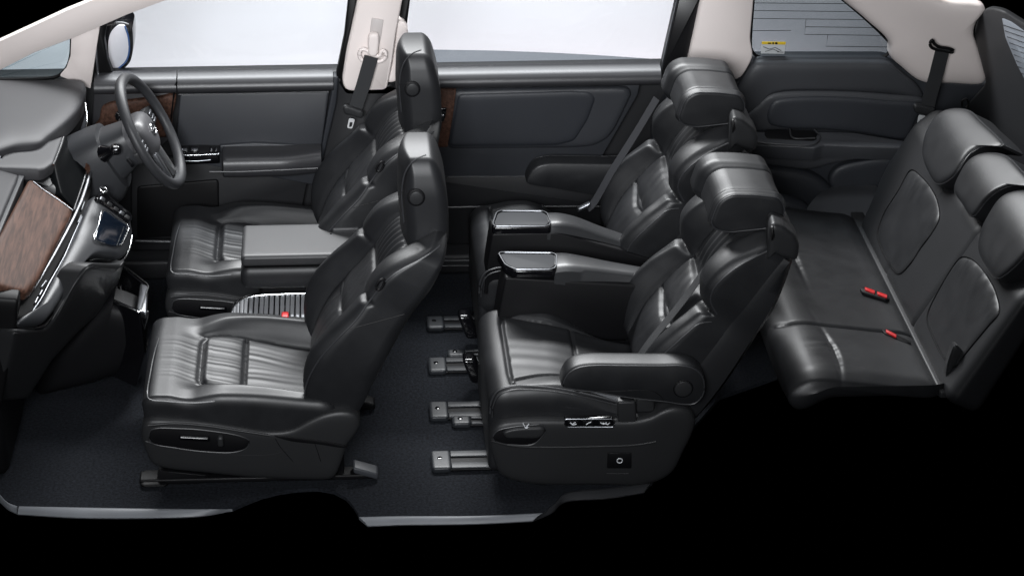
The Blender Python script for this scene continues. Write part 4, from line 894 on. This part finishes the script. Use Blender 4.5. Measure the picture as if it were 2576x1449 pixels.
# far cowl over the instruments
A1 = [(217, 225, .74), (0, 205, .775), (0, 350, .745), (150, 340, .735)]
fin(zp([(-40, 202), (0, 204), (60, 204), (130, 205), (190, 203), (209, 208), (217, 224), (213, 250), (200, 276), (178, 302), (150, 327), (124, 347), (100, 364), (40, 372), (-40, 385)], A1, (.15, -.1, 1), .020, 5, .05, smooth=100, nr=12), 'upper_pad', DTOP, db)
fin(M().tube(np.array([at(a, b, z=.742) for a, b in ((40, 214), (90, 209), (140, 209))]), .010, n=20, k=6, flat=(1, .3)), 'demister_slot', RUB, db)
fin(zp([(213, 252), (218, 262), (212, 290), (200, 330), (182, 372), (150, 352), (128, 362), (110, 365), (150, 330), (190, 292)], [(217, 258, .70), (182, 372, .62), (110, 365, .68)], (1, -.3, .3), .008, 6, .05, 4), 'cowl_lower', RUB, db)
fin(zp([(211, 275), (218, 300), (214, 330), (202, 365), (191, 386), (181, 376), (176, 352), (184, 325)], [(214, 280, .675), (191, 386, .60), (180, 340, .645)], (1, -.4, .4), .004, 8, .03, 4), 'instrument_panel', mat('meter_face', (.03, .032, .038), .3), db)
fin(zl([(214, 258), (218, 290), (218, 312), (206, 352), (192, 388)], [(217, 258, .705), (192, 388, .605), (220, 312, .665)], .0028), 'meter_trim', CHR, db)
# passenger pad
fin(zp([(-60, 420), (0, 428), (46, 441), (40, 462), (0, 556), (-60, 690)], [(0, 428, .71), (46, 441, .70), (0, 556, .71)], (0, 0, 1), .008, 7, .05, 5), 'passenger_pad', DTOP, db)
fin(zp([(46, 441), (62, 444), (54, 462), (0, 590), (-60, 728), (-60, 694), (0, 558), (40, 464)], [(50, 444, .695), (0, 575, .70), (20, 520, .698)], (.2, 0, 1), .006, 6, .05, 3), 'pad_edge', DGRY, db)
# display hood
AH = [(150, 345, .715), (0, 425, .715), (100, 432, .70)]
hd = fin(zp([(26, 358), (38, 354), (96, 355), (130, 356), (160, 345), (148, 378), (134, 414), (112, 429), (98, 432), (0, 428), (-40, 424), (-40, 405), (0, 412)], AH, (.1, 0, 1), .008, 9, .03, 5), 'display_hood', DTOP, db)
fin(zl([(-30, 440), (0, 395), (18, 362), (30, 354), (60, 353)], AH, .004, off=.004), 'hood_trim', SAT, db)
fin(zl([(160, 345), (148, 380), (134, 415)], AH, .003, off=.006), 'hood_trim', CHR, db)
fin(zp([(134, 414), (148, 380), (160, 346), (166, 344), (178, 385), (184, 402), (221, 422), (205, 470), (187, 526), (152, 487), (142, 450)], [(160, 346, .700), (221, 422, .620), (187, 526, .595)], (1, -.25, .5), .003, 12, .04, 4), 'display_screen', SCR, db)
fin(zp([(52, 440), (98, 433), (134, 416), (142, 450), (150, 486), (110, 466), (82, 455), (66, 447)], [(60, 440, .68), (134, 416, .67), (150, 486, .63)], (.6, -.5, .5), .004, 8, .03, 4), 'hood_side', PLA, db)
fin(zl([(186, 527), (205, 472), (221, 423)], [(221, 422, .624), (187, 526, .60), (205, 470, .615)], .0026), 'screen_trim', CHR, db)
fin(zp([(176, 385), (183, 388), (224, 416), (228, 428), (222, 424), (186, 404)], [(180, 385, .665), (228, 428, .625), (222, 424, .628)], (.5, 0, 1), .003, 8, .02, 2), 'screen_wood_edge', WOOD, db)
# wood panel
AW = [(65, 740, .61), (183, 528, .61), (70, 455, .69), (0, 590, .69)]
wp = fin(zp([(71, 455), (84, 457), (104, 473), (144, 498), (183, 528), (178, 546), (142, 618), (106, 688), (82, 726), (64, 741), (36, 737), (0, 727), (-60, 714), (-60, 690), (0, 588)], AW, (.35, -.1, 1), .012, 14, .02, 5), 'wood_panel', WOOD, db)
fin(zl([(183, 529), (150, 505), (105, 474), (84, 457)], AW, .0022, off=.010), 'panel_trim', SAT, db)
AS = [(60, 745, .592), (183, 560, .592), (228, 425, .618)]
fin(zl([(-30, 736), (30, 742), (58, 745), (78, 731), (120, 665), (165, 585), (200, 515), (222, 452), (229, 424)], AS, .006, 70, flat=(1, .6)), 'silver_strip', SAT, db)
# vent slot
AV = [(60, 748, .575), (83, 781, .55), (184, 594, .555), (228, 440, .60)]
fin(zp([(40, 748), (62, 748), (82, 734), (124, 667), (168, 588), (203, 517), (226, 450), (232, 440), (230, 478), (222, 506), (186, 592), (124, 707), (83, 783), (60, 800), (40, 800)], AV, (.8, -.3, .5), .002, 10, .06, 3, nr=6), 'vent_slot', RUB, db)
fin(zl([(83, 781), (104, 750), (124, 712), (161, 646), (184, 594), (206, 545)], AV, .0024, off=.006), 'vent_trim', SAT, db)
for (a, b), (c, d) in (((88, 762), (95, 748)), ((99, 742), (106, 730)), ((104, 722), (116, 706)), ((205, 528), (212, 508)), ((222, 470), (226, 455)), ((196, 560), (204, 542))): fin(zl([(a, b), (c, d)], AV, .003, 6, off=.006), 'vent_vane', SAT, db)
# rolled grey lower pad with the centre stack
AR = [(104, 812, .50), (244, 649, .475), (330, 583, .47), (229, 497, .585), (125, 705, .55), (82, 782, .54)]
fin(zp([(40, 806), (84, 784), (126, 708), (188, 592), (224, 507), (234, 494), (262, 496), (300, 522), (324, 550), (331, 585), (326, 615), (317, 640), (300, 652), (244, 646), (222, 650), (200, 668), (160, 735), (122, 796), (104, 815), (40, 818)], AR, (.65, -.45, .6), .030, 3.2, .06, 8, nr=14), 'lower_pad', DGRY, db)
fin(zl([(40, 824), (84, 826), (108, 820), (126, 800), (160, 745), (202, 674), (222, 655), (241, 650), (300, 656), (316, 644), (327, 618), (331, 595)], AR, .0055, 90, off=-.022), 'chrome_edge', GLO, db)
fin(zl([(224, 655), (241, 651), (270, 653), (301, 657), (316, 645), (327, 618), (332, 592)], AR, .0028, 50, off=-.012), 'chrome_line', CHR, db)
# climate screen
mpR = zmap(AR, (.65, -.45, .6)); so = poly(np.array([(246, 538), (305, 577), (298, 606), (288, 625), (274, 628), (248, 622), (222, 610), (232, 575)], float), 6, 5)
fin(M().plate(so, lambda u, v, w: mpR(u, v, w+.036), .03, .002, 2), 'climate_screen', mat('climate_glass', (.006, .010, .018), .1, coat=.4), db)
fin(M().tube(np.array([mpR(np.array([a]), np.array([b]), np.array([.036]))[0] for a, b in ((248, 622), (221, 611), (232, 575), (245, 537), (275, 556), (306, 577), (299, 606), (288, 626))]), .0019, n=70), 'screen_frame', CHR, db)
for q in ([(277, 628), (296, 580)], [(290, 620), (302, 592)]): fin(M().tube(np.array([mpR(np.array([a]), np.array([b]), np.array([.037]))[0] for a, b in q]), .0012, k=5), 'screen_mark', PLA, db)
# switch row and knob
kp = fin(M().plate(poly(np.array([(229, 508), (240, 492), (258, 496), (318, 545), (321, 556), (313, 566), (300, 561), (262, 533)], float), 5, 5), lambda u, v, w: mpR(u, v, w+.030), .03, .003, 2), 'switch_row', GLO, db)
for a, b in ((246, 508), (264, 521), (280, 533), (294, 543), (308, 553)):
    fin(M().plate(poly(np.array([(a-6, b-6), (a+5, b+1), (a+2, b+9), (a-9, b+2)], float), 2), lambda u, v, w: mpR(u, v, w+.034), .006, .0015, 1), 'dash_button', SAT if a in (246, 294) else PLA, kp)
ck = mpR(np.array([247.]), np.array([486.]), np.array([.03]))[0]; g_ = np.linspace(0, 6.28, 24, endpoint=False)
fin(M().tube(ck+np.c_[.011*np.cos(g_), .017*np.sin(g_), -.004*np.cos(g_)], .0035, closed=True), 'start_button', CHR, db)
# lower dash and knee panel
AL = [(105, 824, .47), (300, 664, .445), (60, 1000, .16), (262, 800, .26)]
fin(zp([(34, 828), (106, 828), (128, 806), (164, 748), (204, 678), (228, 660), (300, 664), (314, 652), (300, 700), (282, 745), (262, 775), (200, 830), (130, 905), (70, 1000), (-20, 1010), (8, 930), (24, 870)], AL, (.8, -.5, .2), .012, 5, .08, 10, nr=10), 'glove_panel', PLA, db)
fin(zl([(34, 838), (80, 838), (110, 832), (135, 806), (190, 710), (215, 678), (235, 668)], AL, .0035, 50, off=.008), 'glove_seam', PLA, db)
fin(puff([(-60, 742), (46, 750), (44, 800), (38, 850), (20, 930), (6, 1010), (-60, 1100)], .22, .01, 6, .05, rnd=8), 'end_panel', RUB, db)
hp = [at(a, b, z=.42) for a, b in ((201, 690), (214, 674), (224, 668))]
# knee bolster under the column and cross tube behind
fin(M().rbox((.09, .34, .10), .05, (6, 14, 6), 5, lambda P, U: np.stack([P[:, 0]-.25*P[:, 2], P[:, 1], P[:, 2]], 1)+[-.93, 1.24, .55]), 'knee_panel', PLA, db)
fin(M().box((-1.35, .25, -.0), (-1.02, 1.60, .56), .03), 'dash_body', PLD, db)
fin(M().box((-1.30, .3, .50), (-1.06, 1.60, .66), .03), 'dash_core', PLD, db)
rebase(db, (-1.0, .8, 0))
# ---- pull-out tray under the centre stack
tr = thing('console_tray', 'black console box with open chrome edged tray under the dashboard', 'console box')
mpT = zmap([(311, 672, .335), (374, 718, .335), (350, 786, .335)])
# walls of an open box
ox = np.array([at(a, b, z=.335) for a, b in ((292, 668), (314, 672), (374, 718), (353, 788), (275, 753), (262, 735))])
ins = ox.mean(0)+(ox-ox.mean(0))*.86
bot = np.array([ox[0]+[0, 0, -.30], ox[1]+[0, 0, -.30], ox[2]+[-.02, 0, -.27], ox[3]+[-.03, 0, -.27], ox[4]+[-.03, 0, -.27], ox[5]+[0, 0, -.3]])
mid = ox+[0, 0, -.14]; mid[2:4] += [.004, 0, 0]
fin(M().loft(np.stack([poly(q, .018, 4) for q in (bot, mid, ox, ins, ins+[0, 0, -.07])]), cap=True), 'tray_body', GLO, tr, sharp=40)
e = poly(ox, .018, 4); fin(M().tube(e+[0, 0, .001], .0035, closed=True), 'tray_rim', CHR, tr)
fin(M().plate(poly(np.array([(352, 712), (372, 718), (368, 790), (343, 779)], float), 6), lambda u, v, w: mpT(u, v, w+.002), .02, .006, 3), 'tray_front', SAT, tr)
fin(M().plate(poly(np.array([(296, 736), (345, 740), (340, 768), (300, 766)], float), 3), lambda u, v, w: mpT(u, v, w-.045), .01, .002, 1), 'tray_floor', DGRY, tr)
lb = fin(M().plate(poly(np.array([(299, 752), (325, 752), (322, 771), (304, 766)], float), 2), lambda u, v, w: mpT(u, v, w-.040), .006, .001, 1), 'socket_plate', RUB, tr)
fin(M().plate(poly(np.array([(300, 753), (307, 753), (306, 765), (301, 763)], float), 1), lambda u, v, w: mpT(u, v, w-.036), .003, .0005, .5), 'socket_mark', mat('amber_print', (.75, .5, .12), .5), lb)
for a in (309, 314, 319): fin(M().plate(poly(np.array([(a+1, 753), (a+4, 753), (a+2, 768), (a-1, 766)], float), 1), lambda u, v, w: mpT(u, v, w-.036), .003, .0005, .5), 'socket_mark', WHT, lb)
fin(M().tube([at(a, b, y=.70) for a, b in ((371, 782), (370, 800), (361, 830))], .004, n=20), 'side_trim', CHR, tr)
fin(puff([(290, 735), (277, 756), (315, 772), (350, 789), (357, 803), (354, 862), (344, 890), (313, 927), (240, 955), (160, 975), (95, 985), (85, 950), (130, 890), (200, 820), (255, 765)], .74, .03, 5, .10, nr=10), 'tunnel_cover', PLD, tr)
rebase(tr, (-.7, .85, .02))
# ------------------------------------------------------------------ steering wheel
sw = thing('steering_wheel', 'dark leather steering wheel with grey hub and silver accents in front of the driver seat', 'steering wheel')
WC = at(380, 330, y=1.20); BE = math.radians(27); WN = np.array([math.cos(BE), 0, math.sin(BE)]); WU = np.array([-math.sin(BE), 0, math.cos(BE)]); WY = np.array([0, 1.0, 0])
WN = WN*.985+np.array([0, -.04, 0]); WN /= np.linalg.norm(WN); WY = np.cross(WU, WN); WY /= -np.linalg.norm(WY); WY *= np.sign(WY[1]); WU = np.cross(WN, WY); WU *= np.sign(WU[2])
def wh(a, b, w=0.0): return WC+np.multiply.outer(a, WY)+np.multiply.outer(b, WU)+np.multiply.outer(w, WN)
RW = .190
g = np.linspace(0, 2*math.pi, 96, endpoint=False)
fin(M().tube(wh(RW*np.sin(g), RW*np.cos(g)), .0175+.0015*np.cos(2*g), k=14, closed=True), 'rim', mat('wheel_leather', (.030, .031, .034), .5, bump=.1, bscale=500), sw)
HUB = mat('hub_grey', (.085, .085, .09), .38, bump=.04, bscale=700)
wmp = lambda u, v, w: wh(u, v, w)
fin(M().pillow(spl(np.array([(-.085, .03), (-.06, .062), (0, .070), (.06, .062), (.085, .03), (.072, -.02), (.04, -.065), (0, -.08), (-.04, -.065), (-.072, -.02)]), 70, True), .045, lambda u, v, w: wh(u, v, w-.035), p=3.5, depth=.03, nr=12), 'hub', HUB, sw)
for sg in (-1, 1):
    sp_ = fin(M().plate(poly(np.array([(sg*.06, .045), (sg*.12, .040), (sg*.182, .020), (sg*.182, -.022), (sg*.12, -.030), (sg*.06, -.022)]), .008), lambda u, v, w: wh(u, v, w-.014), .018, .004), 'spoke', PLA, sw)
    for b in (.018, .0, -.012): fin(M().rbox((.018, .005, .004), .003, (2, 1, 1), 2, lambda P, U: wh(P[:, 0]+sg*.118, P[:, 1]+b, P[:, 2]-.008)), 'wheel_button', SAT, sp_)
    fin(M().plate(poly(np.array([(sg*.012, -.06), (sg*.045, -.06), (sg*.052, -.176), (sg*.030, -.186), (sg*.024, -.12)]), .004), lambda u, v, w: wh(u, v, w-.012), .016, .004), 'lower_spoke', SAT if sg < 0 else WSIL, sw)
g2 = np.linspace(0, 6.28, 30, endpoint=False)
em = fin(M().tube(wh(.024*np.cos(g2), .018*np.sin(g2)+.005, np.full(30, .012)), .0028, closed=True, k=6), 'emblem', CHR, sw)
fin(M().tube(wh(np.array([-.010, -.008, 0, .008, .010]), np.array([.016, .004, .002, .004, .016]), np.full(5, .012)), .0024, k=6), 'emblem_bar', CHR, em); fin(M().tube(wh(np.array([-.010, -.007, .007, .010]), np.array([-.006, .003, .003, -.006]), np.full(4, .012)), .0024, k=6), 'emblem_bar', CHR, em)
# column shroud
S = []
for w, ru, rv, db_ in ((-.03, .050, .052, 0), (-.045, .062, .066, 0), (-.10, .070, .076, -.004), (-.15, .078, .090, -.012), (-.155, .090, .112, -.018), (-.19, .098, .128, -.03), (-.27, .10, .14, -.04), (-.34, .09, .13, -.04)):
    q = np.linspace(0, 2*math.pi, 40, endpoint=False); c, s_ = np.cos(q), np.sin(q)
    S.append(wh(ru*np.sign(c)*np.abs(c)**.7, rv*np.sign(s_)*np.abs(s_)**.7+db_, np.full(40, w)))
fin(M().loft(np.array(S)), 'column_shroud', DGRY, sw, sharp=35)
p0 = at(262, 386, y=1.13); p1 = at(291, 376, y=1.10)
fin(M().tube([p0, p0*.5+p1*.5, p1], np.array([.030, .017, .014]), k=12), 'stalk', GLO, sw); fin(M().rbox((.019, .02, .016), .014, (3, 3, 3), 4, lambda P, U: P+p1), 'stalk_knob', GLO, sw)
p0 = wh(-.06, -.03, -.10); fin(M().tube([p0, p0+[.02, -.05, .0]], .007, k=10), 'stalk', GLO, sw)
p0 = wh(.07, .01, -.13); p1 = at(305, 292, y=1.40); fin(M().tube([p0, p1], .008, k=10), 'stalk', GLO, sw); fin(M().rbox((.02, .016, .016), .012, (3, 3, 3), 4, lambda P, U: P+p1), 'stalk_knob', GLO, sw)
rebase(sw, tuple(wh(0, 0, -.3)))
# ------------------------------------------------------------------ centre armrest box
ab = thing('armrest_box', 'grey leather lidded armrest box between the driver seat and the ribbed console', 'armrest box')
X0, X1, Y0, Y1 = at(607, 640, z=.45)[0], .16, .775, 1.005
LID = mat('lid_leather', (.030, .0305, .0325), .46, bump=.1, bscale=450)
fin(M().rbox(((X1-X0)/2, (Y1-Y0)/2, .020), (.016, .016, .012), (10, 10, 2), 5, lambda P, U: P+[(X0+X1)/2, (Y0+Y1)/2, .447]), 'lid', LID, ab)
fin(M().rbox(((X1-X0)/2+.003, (Y1-Y0)/2+.004, .040), (.03, .02, .03), (10, 10, 4), 5, lambda P, U: np.stack([P[:, 0]+.02*(1-U[:, 2])*0, P[:, 1], P[:, 2]], 1)+[(X0+X1)/2, (Y0+Y1)/2, .386]), 'box_body', LEP, ab)
fin(M().box((X0+.05, Y0+.07, .02), (X1-.02, Y1-.03, .36), .02), 'pedestal', PLD, ab)
xa = at(835, 590, z=.46)[0]; fin(M().rbox((.045, .032, .012), .008, (2, 2, 2), 3, lambda P, U: P+[xa+.045, Y1-.045, .472]), 'lid_catch', LID, ab)
fin(M().box((xa-.006, Y1-.085, .4665), (xa, Y1-.005, .4695), .001), 'catch_gap', RUB, ab)
fin(M().box((X0+.01, Y0-.001, .4245), (X1, Y0+.02, .4275), .001), 'lid_gap', RUB, ab)
rebase(ab, ((X0+X1)/2, .88, 0))
# ------------------------------------------------------------------ ribbed console between the seats
tc_ = thing('ribbed_console', 'low console with ribbed silver roller cover beside the front passenger seat', 'console')
RIB = mat('rib_silver', (.42, .43, .45), .42, metal=.5, rvar=.04)
ya, yb = .655, .800
fin(M().rbox((.20, .09, .13), (.04, .02, .04), (6, 4, 4), 4, lambda P, U: P+[-.155, .74, .135]), 'console_body', PLD, tc_)
prof = spl(np.array([(-.362, .18), (-.358, .225), (-.345, .265), (-.32, .29), (-.28, .303), (-.20, .308), (-.02, .31)]), 200)
l_ = np.r_[0, np.cumsum(np.linalg.norm(np.diff(prof, axis=0), axis=1))]; pit = .0166
rm = M().rbox((.0066, (yb-ya)/2, .0035), (.0045, .003, .003), (2, 1, 1), 3, None); rib_me = None
for i in range(int(l_[-1]/pit)):
    k = np.searchsorted(l_, (i+.5)*pit); k = min(max(k, 1), 198); p = prof[k]; t_ = prof[k+1]-prof[k-1]
    if rib_me is None: rb = fin(rm, 'rib', RIB, tc_); rib_me = rb.data
    else: rb = bpy.data.objects.new('rib', rib_me); COL.objects.link(rb); rb.parent = tc_
    rb.location = (p[0], (ya+yb)/2, p[1]); rb.rotation_euler = (0, -math.atan2(t_[1], t_[0]), 0)
fin(M().tube(np.array([(x, yb+.006, z+.004) for x, z in prof[::6]]), .0075, k=10, flat=(1, 1)), 'chrome_rail', CHR, tc_)
fin(M().tube(np.array([(x, ya-.010, z-.004) for x, z in prof[::6]]), .006, k=10), 'dark_rail', PLD, tc_)
rebase(tc_, (-.15, .74, 0))
